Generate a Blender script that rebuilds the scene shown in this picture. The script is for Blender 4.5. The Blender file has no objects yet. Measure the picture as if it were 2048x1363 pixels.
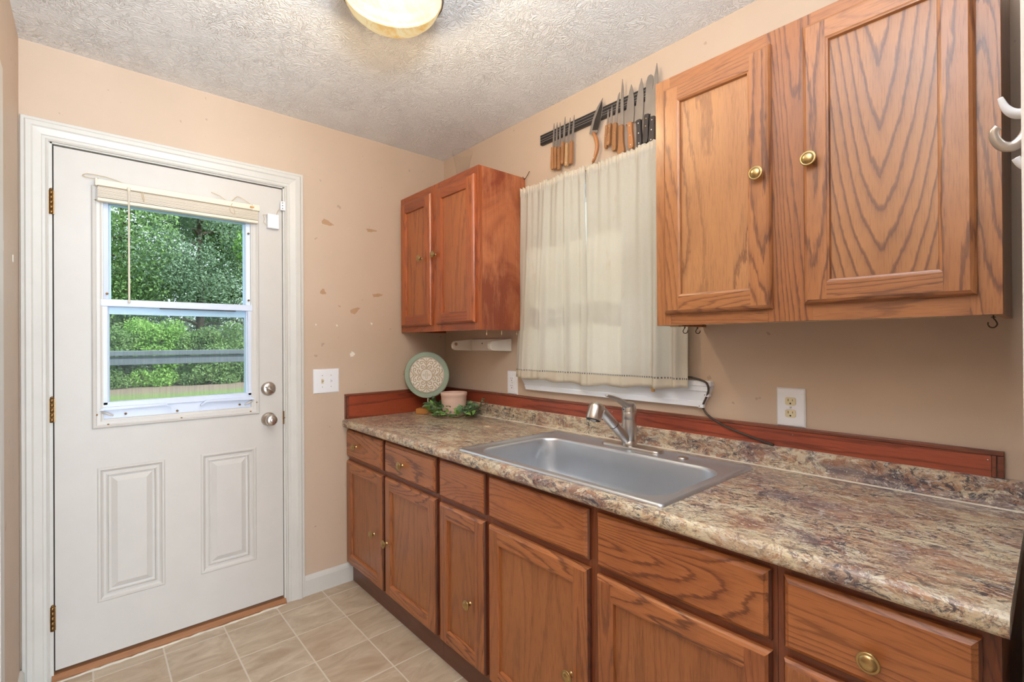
import bpy, bmesh, math, random
from mathutils import Vector, Matrix
random.seed(7)
S = bpy.context.scene
COL = S.collection
PI = math.pi

# ------------------------------------------------------------------ camera
CAM = (2.5600, -1.6956, 1.2924)
YAW, PITCH, ROLL, FPX = math.radians(41.4646), math.radians(0.1406), math.radians(-0.3420), 961.05
cd = bpy.data.cameras.new('camera'); cam = bpy.data.objects.new('camera', cd); COL.objects.link(cam)
cd.sensor_width = 36.0; cd.lens = FPX / 2048 * 36.0; cd.clip_start = 0.01; cd.clip_end = 300
F = Vector((-math.cos(YAW)*math.cos(PITCH), math.sin(YAW)*math.cos(PITCH), math.sin(PITCH)))
R = F.cross(Vector((0, 0, 1))).normalized(); U = R.cross(F)
R2 = R*math.cos(ROLL) + U*math.sin(ROLL); U2 = -R*math.sin(ROLL) + U*math.cos(ROLL)
M = Matrix((R2, U2, -F)).transposed().to_4x4(); M.translation = Vector(CAM)
cam.matrix_world = M
S.camera = cam

# ------------------------------------------------------------------ light
S.view_settings.view_transform = 'Standard'; S.view_settings.look = 'None'
S.view_settings.gamma = 1.0; S.view_settings.use_curve_mapping = False
S.view_settings.exposure = 0.06
w = bpy.data.worlds.new('sky'); S.world = w; w.use_nodes = True
bg = w.node_tree.nodes['Background']; bg.inputs[0].default_value = (0.80, 0.92, 1.0, 1); bg.inputs[1].default_value = 2.1

def add_light(name, kind, loc, energy, color, **kw):
    l = bpy.data.lights.new(name, kind); l.energy = energy; l.color = color
    rot = kw.pop('rot', (0, 0, 0))
    for k, v in kw.items(): setattr(l, k, v)
    o = bpy.data.objects.new(name, l); o.location = loc; o.rotation_euler = rot; COL.objects.link(o)
    return o
SUN = add_light('sun', 'SUN', (0, 0, 12), 6.5, (1.0, 0.96, 0.9), angle=0.02, rot=(math.radians(-30), math.radians(38), 0))
# daylight from the wide windows of the adjoining room, behind the camera
DAY = add_light('adjoining_room_daylight', 'AREA', (6.3, -1.6, 1.45), 360, (0.76, 0.88, 1.0),
                shape='RECTANGLE', size=3.6, size_y=1.9, rot=(0, math.radians(90), 0))
# added unseen warm fill in the adjoining room, for flat even brightness
ROOM_FILL = add_light('adjoining_room_fill', 'AREA', (3.7, -1.9, 2.40), 20, (1.0, 0.94, 0.86),
                  shape='DISK', size=0.5)
# bulb inside the kitchen ceiling lamp
LAMP = (1.208, -0.985)
BULB = add_light('kitchen_bulb', 'POINT', (LAMP[0], LAMP[1], 2.312), 52, (1.0, 0.85, 0.66), shadow_soft_size=0.035)
# added unseen upward area light; brightens the ceiling as a bounced flash would
BOUNCE = add_light('bounce_fill', 'AREA', (2.42, -1.50, 1.90), 50, (0.80, 0.90, 1.0), shape='DISK', size=0.35, rot=(math.radians(180), math.radians(-14), 0))

# ------------------------------------------------------------------ materials
def lin(c):
    return tuple((x/255/12.92 if x/255 <= .04045 else ((x/255+.055)/1.055)**2.4) for x in c) + (1,)

class NT:
    def __init__(s, name):
        s.m = bpy.data.materials.new(name); s.m.use_nodes = True
        s.t = s.m.node_tree; s.b = s.t.nodes['Principled BSDF']; s.out = s.t.nodes['Material Output']
    def n(s, typ, **kw):
        nd = s.t.nodes.new(typ)
        for k, v in kw.items():
            if k.startswith('i_'): nd.inputs[k[2:].replace('_', ' ')].default_value = v
            else: setattr(nd, k, v)
        return nd
    def l(s, a, b): s.t.links.new(a, b)
    def math(s, op, a, b=None, c=None):
        nd = s.n('ShaderNodeMath', operation=op)
        for i, x in enumerate((a, b, c)):
            if x is None: continue
            if isinstance(x, (int, float)): nd.inputs[i].default_value = x
            else: s.l(x, nd.inputs[i])
        return nd.outputs[0]
    def mix(s, fac, a, b, mode='MIX'):
        nd = s.n('ShaderNodeMix', data_type='RGBA', blend_type=mode)
        for sock, x in ((nd.inputs[0], fac), (nd.inputs[6], a), (nd.inputs[7], b)):
            if isinstance(x, (int, float, tuple)): sock.default_value = x
            else: s.l(x, sock)
        return nd.outputs[2]
    def ramp(s, fac, stops, interp='LINEAR'):
        nd = s.n('ShaderNodeValToRGB'); cr = nd.color_ramp; cr.interpolation = interp
        while len(cr.elements) < len(stops): cr.elements.new(0.5)
        for e, (p, c) in zip(cr.elements, stops):
            e.position = p; e.color = c if isinstance(c, tuple) else (c, c, c, 1)
        s.l(fac, nd.inputs[0]); return nd.outputs[0]
    def coords(s, scale=(1, 1, 1), rnd=0.0, kind='Object'):
        tc = s.n('ShaderNodeTexCoord'); v = tc.outputs[kind]
        if rnd:
            oi = s.n('ShaderNodeObjectInfo'); c = s.n('ShaderNodeCombineXYZ')
            for i, k in enumerate((13.1, 7.7, 3.3)): s.l(s.math('MULTIPLY', oi.outputs['Random'], k*rnd), c.inputs[i])
            a = s.n('ShaderNodeVectorMath', operation='ADD'); s.l(v, a.inputs[0]); s.l(c.outputs[0], a.inputs[1]); v = a.outputs[0]
        mp = s.n('ShaderNodeVectorMath', operation='MULTIPLY'); s.l(v, mp.inputs[0]); mp.inputs[1].default_value = scale
        return mp.outputs[0]
    def noise(s, vec, scale, detail=2, rough=.5, dist=0, out=0):
        nd = s.n('ShaderNodeTexNoise'); nd.inputs['Scale'].default_value = scale; nd.inputs['Detail'].default_value = detail
        nd.inputs['Roughness'].default_value = rough; nd.inputs['Distortion'].default_value = dist
        s.l(vec, nd.inputs['Vector']); return nd.outputs[out]
    def bump(s, h, strength=.3, dist=.002):
        nd = s.n('ShaderNodeBump'); nd.inputs['Strength'].default_value = strength; nd.inputs['Distance'].default_value = dist
        s.l(h, nd.inputs['Height']); s.l(nd.outputs[0], s.b.inputs['Normal'])
    def base(s, c):
        if isinstance(c, tuple): s.b.inputs['Base Color'].default_value = c
        else: s.l(c, s.b.inputs['Base Color'])
    def set(s, **kw):
        for k, v in kw.items(): s.b.inputs[k.replace('_', ' ')].default_value = v

def plain(name, rgb, rough=.5, metal=0.0, var=0.06, bump=0.0, bscale=60, **kw):
    t = NT(name); c = lin(rgb)
    v = t.coords(rnd=1)
    n = t.noise(v, 9, 4, .6)
    f = t.ramp(n, [(0.3, 1 - var), (0.7, 1.0)])
    t.base(t.mix(1.0, c, f, 'MULTIPLY')); t.set(Roughness=rough, Metallic=metal, **kw)
    if bump: t.bump(t.noise(v, bscale, 3, .6), bump, .001)
    return t.m

def wood(name, axis, light, mid, dark, lines=11.0, cross=5.0, along=.1, contrast=.75, rough=.34, cath=None, rnd=1.0, stain=.25, stain_col=None, fine=.35):
    t = NT(name)
    sc = {'X': (along, 1, 1), 'Y': (1, along, 1), 'Z': (1, 1, along)}[axis]
    v = t.coords(sc, rnd)
    f = t.noise(v, cross, 1.2, .4, .15)
    wob = t.noise(v, 70, 3, .7)
    f = t.math('MULTIPLY_ADD', f, lines, t.math('MULTIPLY', wob, .45 if cath else 1.1))
    if cath:
        xc, zc, k, fr = cath
        sp = t.n('ShaderNodeSeparateXYZ'); t.l(t.coords(), sp.inputs[0])
        dx = t.math('ABSOLUTE', t.math('SUBTRACT', sp.outputs[0], xc))
        q = t.math('MULTIPLY', t.math('POWER', dx, 1.35), k)
        g = t.math('MULTIPLY', t.math('SUBTRACT', sp.outputs[2], q), fr)
        f = t.math('ADD', f, g)
    fr_ = t.math('FRACT', f)
    band = t.ramp(fr_, [(0.0, 0.0), (.45, .08), (.70, .35), (.80, 1.0), (.90, .8), (1.0, 0.0)])
    # bands come and go
    msk = t.ramp(t.noise(v, 2.6, 2, .5), [(.36, .35), (.52, 1.0)])
    band = t.math('MULTIPLY', band, msk)
    psc = {'X': (.045, 1, 1), 'Y': (1, .045, 1), 'Z': (1, 1, .045)}[axis]
    pv = t.coords(psc, rnd)
    pores = t.ramp(t.noise(pv, 420, 2, .7), [(.50, 0.0), (.70, 1.0)])
    tone = t.noise(t.coords(sc, rnd*1.7), 3.0, 3, .6)
    big = t.noise(t.coords(rnd=rnd*.9), 4.0, 3, .6)
    c = t.mix(t.ramp(tone, [(.3, 0.0), (.72, 1.0)]), lin(light), lin(mid))
    c = t.mix(t.math('MULTIPLY', band, contrast), c, lin(dark))
    c = t.mix(t.math('MULTIPLY', pores, fine), c, lin(dark))
    sc_ = lin(stain_col) if stain_col else lin(dark)
    c = t.mix(t.math('MULTIPLY', t.ramp(big, [(.52, 0.0), (.78, 1.0)]), stain), c, sc_)
    t.base(c); t.set(Roughness=rough)
    t.b.inputs['Coat Weight'].default_value = .25; t.b.inputs['Coat Roughness'].default_value = .25
    h = t.math('ADD', t.math('MULTIPLY', band, -.6), t.math('MULTIPLY', pores, -.5))
    t.bump(h, .25, .0006)
    return t.m

UL, UM, UD = (176, 118, 72), (152, 94, 54), (84, 48, 36)
oak_up_z = wood('oak_upper_vertical', 'Z', UL, UM, UD, lines=30, cross=6, contrast=.8)
oak_up_x = wood('oak_upper_horizontal', 'X', UL, UM, UD, lines=26, cross=9, contrast=.75)
oak_up_panel = wood('oak_upper_panel', 'Z', (184, 132, 86), (164, 110, 68), (100, 62, 46), lines=15, cross=4.2, along=.16, contrast=.85)
oak_up_cath = wood('oak_upper_cathedral', 'Z', (180, 128, 82), (160, 106, 64), (94, 58, 42), lines=4.5, cross=5, along=.22, contrast=.9,
                   cath=(.197, 0, 12.0, 8.0), rnd=0.0)
LL, LM, LD = (188, 120, 70), (162, 94, 52), (84, 44, 28)
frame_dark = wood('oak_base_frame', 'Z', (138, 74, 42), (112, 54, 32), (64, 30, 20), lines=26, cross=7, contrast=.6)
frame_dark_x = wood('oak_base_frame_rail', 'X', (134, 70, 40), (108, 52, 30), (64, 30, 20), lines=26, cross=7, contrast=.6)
end_grain = wood('dark_end_grain', 'Z', (116, 66, 46), (94, 50, 38), (54, 30, 24), lines=26, cross=12, contrast=.6)
oak_lo_z = wood('oak_base_vertical', 'Z', (178, 112, 64), (152, 86, 48), LD, lines=26, cross=7, contrast=.6)
oak_lo_x = wood('oak_base_horizontal', 'X', LL, LM, (88, 44, 28), lines=26, cross=7, contrast=.85, stain=.35, stain_col=(112, 42, 28))
oak_lo_panel = wood('oak_base_panel', 'Z', (174, 112, 64), (152, 90, 50), (96, 52, 32), lines=14, cross=6, contrast=.4, fine=.5)
oak_mid_z = wood('oak_corner_cabinet_vertical', 'Z', (184, 100, 50), (154, 76, 40), (92, 42, 28), lines=22, cross=7, contrast=.6)
oak_mid_x = wood('oak_corner_cabinet_horizontal', 'X', (170, 88, 46), (142, 68, 38), (88, 40, 26), lines=22, cross=8, contrast=.6)
oak_mid_panel = wood('oak_corner_cabinet_panel', 'Z', (180, 106, 58), (158, 84, 46), (100, 50, 32), lines=18, cross=6, contrast=.55)
mahog_x = wood('red_trim_board_along_counter', 'X', (170, 84, 58), (146, 60, 40), (80, 34, 28), lines=7, cross=9, along=.06, contrast=.6, rough=.3, stain=.55, stain_col=(96, 36, 26))
mahog_y = wood('red_trim_board_by_door', 'Y', (170, 82, 52), (146, 58, 36), (80, 34, 26), lines=7, cross=9, along=.06, contrast=.6, rough=.3, stain=.5, stain_col=(96, 36, 26))
trim_x = wood('brown_cap_along_counter', 'X', (140, 78, 56), (118, 62, 44), (70, 34, 26), lines=8, cross=12, contrast=.5)
trim_y = wood('brown_cap_by_door', 'Y', (140, 78, 56), (118, 62, 44), (70, 34, 26), lines=8, cross=12, contrast=.5)
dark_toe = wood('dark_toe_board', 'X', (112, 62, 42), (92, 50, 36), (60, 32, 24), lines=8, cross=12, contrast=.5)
threshold_wood = wood('threshold_wood', 'Y', (176, 124, 84), (152, 100, 66), (108, 68, 46), lines=6, cross=12, contrast=.4)

def side_veneer():
    t = NT('mottled_reddish_veneer')
    v = t.coords((1, 1, .8)); n = t.noise(v, 4.0, 5, .62, .8); n2 = t.noise(t.coords((1, 1, .25)), 26, 4, .7)
    c = t.mix(t.ramp(n, [(.34, 0.0), (.62, 1.0)]), lin((192, 116, 74)), lin((138, 66, 42)))
    c = t.mix(t.math('MULTIPLY', t.ramp(n2, [(.5, 0.0), (.75, 1.0)]), .5), c, lin((206, 138, 98)))
    g = t.noise(t.coords((1, 1, .05)), 160, 2, .6)
    c = t.mix(t.math('MULTIPLY', t.ramp(g, [(.5, 0.0), (.7, 1.0)]), .3), c, lin((104, 50, 34)))
    t.base(c); t.set(Roughness=.42); return t.m
veneer = side_veneer()

def wall_paint(name, rgb):
    t = NT(name); v = t.coords()
    n = t.noise(v, 1.7, 5, .6); sp = t.noise(v, 38, 3, .6)
    c = t.mix(t.ramp(n, [(.3, 0.0), (.7, 1.0)]), lin(rgb), lin(tuple(x*.955 for x in rgb)))
    c = t.mix(t.ramp(sp, [(.745, 0.0), (.78, .35)]), c, lin((226, 214, 200)))
    c = t.mix(t.ramp(t.noise(v, 23, 2, .5, 0), [(.26, .4), (.285, 0.0)]), c, lin((140, 112, 94)))
    t.base(c); t.set(Roughness=.55)
    t.bump(t.noise(v, 130, 3, .6), .12, .001); return t.m
paint = wall_paint('beige_wall_paint', (205, 182, 160))
def ceiling_mat():
    t = NT('stomped_white_ceiling'); v = t.coords()
    wv = t.n('ShaderNodeVectorMath', operation='MULTIPLY_ADD'); nn = t.n('ShaderNodeTexNoise'); nn.inputs['Scale'].default_value = 9
    nn.inputs['Detail'].default_value = 2
    t.l(v, nn.inputs['Vector']); t.l(nn.outputs['Color'], wv.inputs[0]); wv.inputs[1].default_value = (.16, .16, .16); t.l(v, wv.inputs[2])
    a = t.noise(wv.outputs[0], 52, 2, .55, .9)
    ridge = t.math('ABSOLUTE', t.math('SUBTRACT', a, .5))
    h = t.ramp(ridge, [(0.0, 1.0), (.055, .25), (.16, 0.0)])
    msk = t.ramp(t.noise(v, 6, 3, .6), [(.35, .35), (.65, 1.0)])
    h = t.math('MULTIPLY', h, msk)
    h = t.math('MULTIPLY_ADD', t.noise(v, 120, 3, .6), .35, h)
    t.base(t.mix(t.ramp(t.noise(v, 2.2, 4, .6), [(.3, 0.0), (.7, 1.0)]), lin((244, 246, 247)), lin((238, 239, 240))))
    t.set(Roughness=.8); t.bump(h, .7, .006); return t.m
ceil_m = ceiling_mat()

def floor_mat():
    t = NT('beige_vinyl_floor_tiles'); v = t.coords()
    sp = t.n('ShaderNodeSeparateXYZ'); t.l(v, sp.inputs[0])
    TX, TY = .2355, .2255
    gx = t.math('DIVIDE', t.math('ADD', sp.outputs[0], 10*TX - .093), TX)
    gy = t.math('DIVIDE', t.math('ADD', sp.outputs[1], 20*TY + .7805), TY)
    fx, fy = t.math('FRACT', gx), t.math('FRACT', gy)
    ex = t.math('ABSOLUTE', t.math('SUBTRACT', fx, .5)); ey = t.math('ABSOLUTE', t.math('SUBTRACT', fy, .5))
    e = t.math('MAXIMUM', ex, ey)
    grout = t.ramp(e, [(.483, 0.0), (.491, 1.0)])
    cid = t.n('ShaderNodeCombineXYZ'); t.l(t.math('FLOOR', gx), cid.inputs[0]); t.l(t.math('FLOOR', gy), cid.inputs[1])
    wn = t.n('ShaderNodeTexWhiteNoise'); t.l(cid.outputs[0], wn.inputs['Vector'])
    off = t.n('ShaderNodeVectorMath', operation='MULTIPLY_ADD'); t.l(wn.outputs['Color'], off.inputs[0]); off.inputs[1].default_value = (5, 5, 5); t.l(v, off.inputs[2])
    st = t.n('ShaderNodeVectorMath', operation='MULTIPLY'); t.l(off.outputs[0], st.inputs[0]); st.inputs[1].default_value = (1.0, .42, 1)
    n = t.noise(st.outputs[0], 13, 6, .65, 1.3); n2 = t.noise(st.outputs[0], 5, 3, .6, .5)
    c = t.mix(t.ramp(n, [(.32, 0.0), (.68, 1.0)]), lin((176, 156, 132)), lin((216, 202, 180)))
    c = t.mix(t.math('MULTIPLY', t.ramp(n2, [(.4, 0.0), (.7, 1.0)]), .4), c, lin((164, 138, 112)))
    c = t.mix(t.math('MULTIPLY', wn.outputs['Value'], .22), c, lin((190, 162, 134)))
    c = t.mix(grout, c, lin((216, 206, 190)))
    t.base(c); t.set(Roughness=.42)
    t.bump(t.math('MULTIPLY_ADD', grout, -1.0, t.math('MULTIPLY', n, .35)), .4, .0012); return t.m
floor_m = floor_mat()

def granite():
    t = NT('speckled_granite_laminate'); v0 = t.coords()
    def warp(v, sc, amt):
        nn = t.n('ShaderNodeTexNoise'); nn.inputs['Scale'].default_value = sc; nn.inputs['Detail'].default_value = 4; t.l(v, nn.inputs['Vector'])
        m = t.n('ShaderNodeVectorMath', operation='MULTIPLY_ADD'); t.l(nn.outputs['Color'], m.inputs[0]); m.inputs[1].default_value = (amt,)*3; t.l(v, m.inputs[2]); return m.outputs[0]
    s = t.n('ShaderNodeVectorMath', operation='MULTIPLY'); t.l(v0, s.inputs[0]); s.inputs[1].default_value = (.6, 1.0, 1.0)
    v = warp(s.outputs[0], 16, .06)
    big = t.noise(v, 4.6, 5, .66, .4)
    c = t.ramp(big, [(.33, lin((118, 112, 118))), (.43, lin((164, 144, 132))), (.50, lin((196, 172, 144))), (.58, lin((212, 198, 166))), (.72, lin((166, 134, 110)))])
    rust = t.ramp(t.noise(v, 22, 6, .72, .4), [(.50, 0.0), (.56, 1.0)])
    c = t.mix(t.math('MULTIPLY', rust, .55), c, lin((160, 100, 66)))
    plum = t.ramp(t.noise(warp(v, 9, .25), 30, 6, .76), [(.51, 0.0), (.57, 1.0)])
    c = t.mix(t.math('MULTIPLY', plum, .6), c, lin((106, 84, 82)))
    crm = t.ramp(t.noise(warp(v, 7, .35), 15, 5, .66), [(.54, 0.0), (.58, 1.0)])
    c = t.mix(t.math('MULTIPLY', crm, .75), c, lin((212, 202, 178)))
    vn = t.noise(v, 26, 4, .6, 1.2); vein = t.ramp(t.math('ABSOLUTE', t.math('SUBTRACT', vn, .5)), [(0.0, 1.0), (.018, 0.0)])
    c = t.mix(t.math('MULTIPLY', vein, .55), c, lin((110, 74, 62)))
    patch = t.ramp(t.noise(v0, 5.0, 3, .6), [(.38, .15), (.54, 1.0)])
    blk = t.ramp(t.noise(warp(v, 30, .08), 58, 5, .82), [(.515, 0.0), (.56, 1.0)])
    c = t.mix(t.math('MULTIPLY', t.math('MULTIPLY', blk, patch), .9), c, lin((58, 60, 74)))
    wht = t.ramp(t.noise(v, 110, 3, .75), [(.57, 0.0), (.62, 1.0)])
    c = t.mix(t.math('MULTIPLY', wht, .55), c, lin((222, 220, 214)))
    t.base(c); t.set(Roughness=.3); t.bump(t.noise(v0, 240, 2, .5), .05, .0005); return t.m
granite_m = granite()

trim_white = plain('aged_white_trim_paint', (211, 209, 203), .4, var=.05, bump=.1, bscale=90)
door_white = plain('cream_door_paint', (206, 202, 196), .42, var=.04, bump=.05)
lite_white = plain('off_white_window_surround', (210, 207, 202), .38, var=.03)
vinyl_white = plain('cool_white_vinyl_sash', (212, 222, 240), .35, var=.02)
vinyl_blue = plain('pale_blue_window_liner', (168, 204, 228), .35, var=.02)
plate_white = plain('white_plastic_plate', (236, 238, 244), .3, var=.01)
ivory = plain('ivory_outlet_plastic', (220, 208, 172), .35, var=.03)
black_slot = plain('dark_slot', (24, 20, 18), .6)
blind_m = plain('ivory_blind_slats', (228, 218, 200), .45, var=.04)
blind_shade = plain('tan_blind_shadow_line', (150, 132, 108), .5)
holder_m = plain('glossy_cream_ceramic', (232, 226, 216), .18, var=.03)
cord_black = plain('dark_brown_cable', (66, 56, 50), .5)
pot_m = plain('pale_pink_ceramic', (238, 204, 188), .35, var=.04)
wax_m = plain('pink_wax', (214, 160, 142), .5)
sage = plain('sage_green_painted_wood', (158, 176, 158), .55, var=.12, bump=.2, bscale=140)
relief_w = plain('whitewashed_carved_panel', (240, 236, 230), .6, var=.08, bump=.2)
relief_e = plain('tan_worn_relief_edges', (206, 188, 162), .6, var=.1)
block_wood = plain('honey_wood_block', (196, 130, 66), .4, var=.2)
knob_brass = plain('antique_brass', (186, 160, 112), .28, 1.0, var=.2)
brass = plain('aged_brass_hinge', (156, 122, 78), .38, 1.0, var=.35)
nickel = plain('brushed_nickel', (206, 200, 194), .30, 1.0, var=.12)
hook_white = plain('white_enamel_hook', (214, 216, 220), .3, var=.03)
rail_m = plain('weathered_grey_porch_wood', (112, 120, 128), .7, var=.25)
iron = plain('dark_wire', (70, 58, 42), .4, .8)
string_m = plain('cream_string', (206, 186, 150), .7)
bar_m = plain('black_magnetic_bar', (40, 36, 36), .4, var=.1)
bar_line = plain('grey_bar_strip', (150, 142, 136), .35, .6)
blade_m = plain('worn_knife_steel', (168, 160, 154), .38, .75, var=.18)
blade_dark = plain('blackened_hammered_steel', (70, 64, 60), .55, .5, var=.5, bump=.6, bscale=220)
handle_tan = plain('tan_wood_knife_handle', (170, 118, 74), .45, var=.3)
handle_light = plain('pale_wood_knife_handle', (190, 150, 106), .45, var=.2)
handle_org = plain('orange_wood_knife_handle', (188, 126, 78), .4, var=.2)
handle_blk = plain('black_knife_handle', (58, 52, 52), .4, var=.1)
rivet_s = plain('silver_rivet', (226, 222, 214), .25, .8)
rivet_g = plain('gold_rivet', (206, 166, 96), .25, .9)
scar_m = plain('exposed_tan_plaster', (188, 152, 118), .7, var=.15)
scar_w = plain('white_filler_spot', (238, 232, 222), .6)
caulk_m = plain('cracked_white_caulk', (226, 216, 200), .7, var=.2)
rubber = plain('black_rubber', (34, 34, 36), .5)
dowel_m = plain('tan_peg_wood', (206, 160, 96), .5)
wood_leaf = plain('bark', (92, 80, 68), .9, var=.4)
stalk_m = plain('brown_vine_stem', (120, 96, 62), .7)
blush = plain('blush_flower_petals', (222, 160, 140), .6)
shadow_gap = plain('dark_gap', (46, 36, 30), .8)

def steel(name='brushed_stainless_sink'):
    t = NT(name); v = t.coords((1, 1, 1)); st = t.coords((.03, 1, .03))
    n = t.noise(st, 300, 2, .6); b = t.noise(v, 5, 4, .6)
    t.base(t.mix(b, lin((214, 220, 228)), lin((196, 202, 210)))); t.set(Metallic=.9)
    r = t.math('MULTIPLY_ADD', n, .16, .30); t.l(r, t.b.inputs['Roughness'])
    t.bump(n, .06, .0004); return t.m
steel_m = steel()
def lampglass():
    t = NT('amber_swirled_alabaster_glass'); v = t.coords()
    n = t.noise(v, 6.5, 4, .6, 2.2); vn = t.noise(v, 9, 3, .6, 1.5)
    vein = t.ramp(t.math('ABSOLUTE', t.math('SUBTRACT', vn, .5)), [(0.0, 1.0), (.03, 0.0)])
    c = t.mix(t.ramp(n, [(.42, 0.0), (.66, 1.0)]), (1.0, .84, .50, 1), (.92, .52, .16, 1))
    c = t.mix(t.math('MULTIPLY', vein, .5), c, (.80, .46, .16, 1))
    em = t.n('ShaderNodeEmission'); t.l(c, em.inputs[0]); em.inputs[1].default_value = .85
    tr = t.n('ShaderNodeBsdfTransparent'); tr.inputs[0].default_value = (1.0, .90, .72, 1)
    mx = t.n('ShaderNodeMixShader'); mx.inputs[0].default_value = .75
    t.l(tr.outputs[0], mx.inputs[1]); t.l(em.outputs[0], mx.inputs[2]); t.l(mx.outputs[0], t.out.inputs[0]); return t.m
lamp_m = lampglass()
def glass(name, tint=(.94, .98, .98), a=.1, rough=.02):
    t = NT(name); gl = t.n('ShaderNodeBsdfGlossy'); gl.inputs['Roughness'].default_value = rough
    tr = t.n('ShaderNodeBsdfTransparent'); tr.inputs[0].default_value = tint + (1,)
    lw = t.n('ShaderNodeLayerWeight'); lw.inputs[0].default_value = .25
    mx = t.n('ShaderNodeMixShader'); t.l(t.math('MULTIPLY', t.math('POWER', lw.outputs['Facing'], 3.0), a), mx.inputs[0])
    t.l(tr.outputs[0], mx.inputs[1]); t.l(gl.outputs[0], mx.inputs[2]); t.l(mx.outputs[0], t.out.inputs[0]); return t.m
pane_m = glass('window_pane_glass', a=.12)
vase_m = glass('clear_vase_glass', (.985, .985, .98), .45, .03)
def screen_mat():
    t = NT('insect_screen_mesh'); tr = t.n('ShaderNodeBsdfTransparent'); df = t.n('ShaderNodeBsdfDiffuse'); df.inputs[0].default_value = lin((120, 124, 124))
    v = t.coords((1, 1, .02)); n = t.ramp(t.noise(v, 260, 1, .5), [(.4, .12), (.6, .19)])
    mx = t.n('ShaderNodeMixShader'); t.l(n, mx.inputs[0]); t.l(tr.outputs[0], mx.inputs[1]); t.l(df.outputs[0], mx.inputs[2]); t.l(mx.outputs[0], t.out.inputs[0]); return t.m
screen_m = screen_mat()
def fabric():
    t = NT('cream_muslin_curtain'); v = t.coords()
    wv = t.noise(t.coords((1, 1, .08)), 500, 1, .5); wz = t.noise(t.coords((.08, 1, 1)), 500, 1, .5)
    big = t.noise(v, 5, 4, .6); st = t.noise(t.coords((1, 1, .35)), 16, 3, .5)
    c = t.mix(big, lin((236, 230, 222)), lin((224, 216, 202)))
    c = t.mix(t.ramp(st, [(.66, 0.0), (.76, .35)]), c, lin((198, 166, 112)))
    c = t.mix(t.math('MULTIPLY', t.math('ADD', wv, wz), .12), c, lin((170, 156, 128)))
    # hem: doubled cloth, opaque; a drawn-thread row of small dark holes above it
    sp = t.n('ShaderNodeSeparateXYZ'); t.l(v, sp.inputs[0])
    z = sp.outputs[2]
    hem = t.math('LESS_THAN', z, 0.0); top = t.math('GREATER_THAN', z, .895)
    dbl = t.math('MAXIMUM', hem, top)
    row = t.math('MULTIPLY', t.math('GREATER_THAN', z, 0.0), t.math('LESS_THAN', z, .0065))
    dash = t.math('GREATER_THAN', t.math('FRACT', t.math('MULTIPLY', sp.outputs[0], 120.0)), .5)
    dots = t.math('MULTIPLY', row, dash)
    c = t.mix(t.math('MULTIPLY', dots, .75), c, lin((52, 62, 66)))
    c = t.mix(t.math('MULTIPLY', dbl, .35), c, lin((206, 190, 158)))
    d = t.n('ShaderNodeBsdfDiffuse'); tl = t.n('ShaderNodeBsdfTranslucent')
    t.l(c, d.inputs[0]); t.l(t.mix(1.0, c, (.92, .97, 1.0, 1), 'MULTIPLY'), tl.inputs[0])
    mx = t.n('ShaderNodeMixShader'); t.l(t.math('MULTIPLY_ADD', dbl, -.25, .42), mx.inputs[0])
    t.l(d.outputs[0], mx.inputs[1]); t.l(tl.outputs[0], mx.inputs[2]); t.l(mx.outputs[0], t.out.inputs[0]); return t.m
fabric_m = fabric()
def leaf(name, a, b, c3, scale=1.2):
    t = NT(name); v = t.coords(rnd=1); n = t.noise(v, scale, 4, .7); n2 = t.noise(v, scale*9, 2, .6)
    c = t.mix(t.ramp(n, [(.35, 0.0), (.65, 1.0)]), lin(a), lin(b)); c = t.mix(t.ramp(n2, [(.5, 0.0), (.7, .7)]), c, lin(c3))
    d = t.n('ShaderNodeBsdfDiffuse'); tl = t.n('ShaderNodeBsdfTranslucent'); t.l(c, d.inputs[0]); t.l(c, tl.inputs[0])
    mx = t.n('ShaderNodeMixShader'); mx.inputs[0].default_value = .3; t.l(d.outputs[0], mx.inputs[1]); t.l(tl.outputs[0], mx.inputs[2]); t.l(mx.outputs[0], t.out.inputs[0]); return t.m
leaf_dark = leaf('grey_green_cedar_foliage', (110, 134, 108), (136, 160, 134), (168, 186, 166))
leaf_lime = leaf('fresh_lime_foliage', (134, 178, 90), (164, 204, 118), (190, 216, 144))
leaf_mid = leaf('mid_green_foliage', (108, 140, 88), (144, 172, 114), (174, 198, 144))
leaf_garland = leaf('garland_deep_green', (112, 150, 116), (150, 184, 136), (172, 200, 152), 30)
leaf_bright = leaf('garland_bright_leaf', (130, 180, 90), (168, 208, 124), (112, 160, 84), 40)
leaf_sage = leaf('garland_grey_green', (120, 140, 122), (150, 170, 140), (110, 134, 104), 40)
def ground_mat():
    t = NT('lawn_and_leaf_litter'); v = t.coords()
    sp = t.n('ShaderNodeSeparateXYZ'); t.l(v, sp.inputs[0])
    g = t.mix(t.noise(v, 2.2, 6, .75), lin((92, 118, 58)), lin((130, 148, 84)))
    g = t.mix(t.ramp(t.noise(v, 7, 5, .8), [(.55, 0.0), (.68, .7)]), g, lin((142, 134, 108)))
    br = t.mix(t.noise(v, 5, 6, .8), lin((112, 90, 76)), lin((160, 142, 128)))
    e = t.math('MULTIPLY_ADD', t.noise(v, .45, 4, .7), 5.0, t.math('MULTIPLY', sp.outputs[0], -1.0))
    c = t.mix(t.ramp(t.math('MULTIPLY', e, 1/40.0), [(.475, 0.0), (.53, 1.0)]), g, br)
    t.base(c); t.set(Roughness=.95); return t.m
ground_m = ground_mat()

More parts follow.
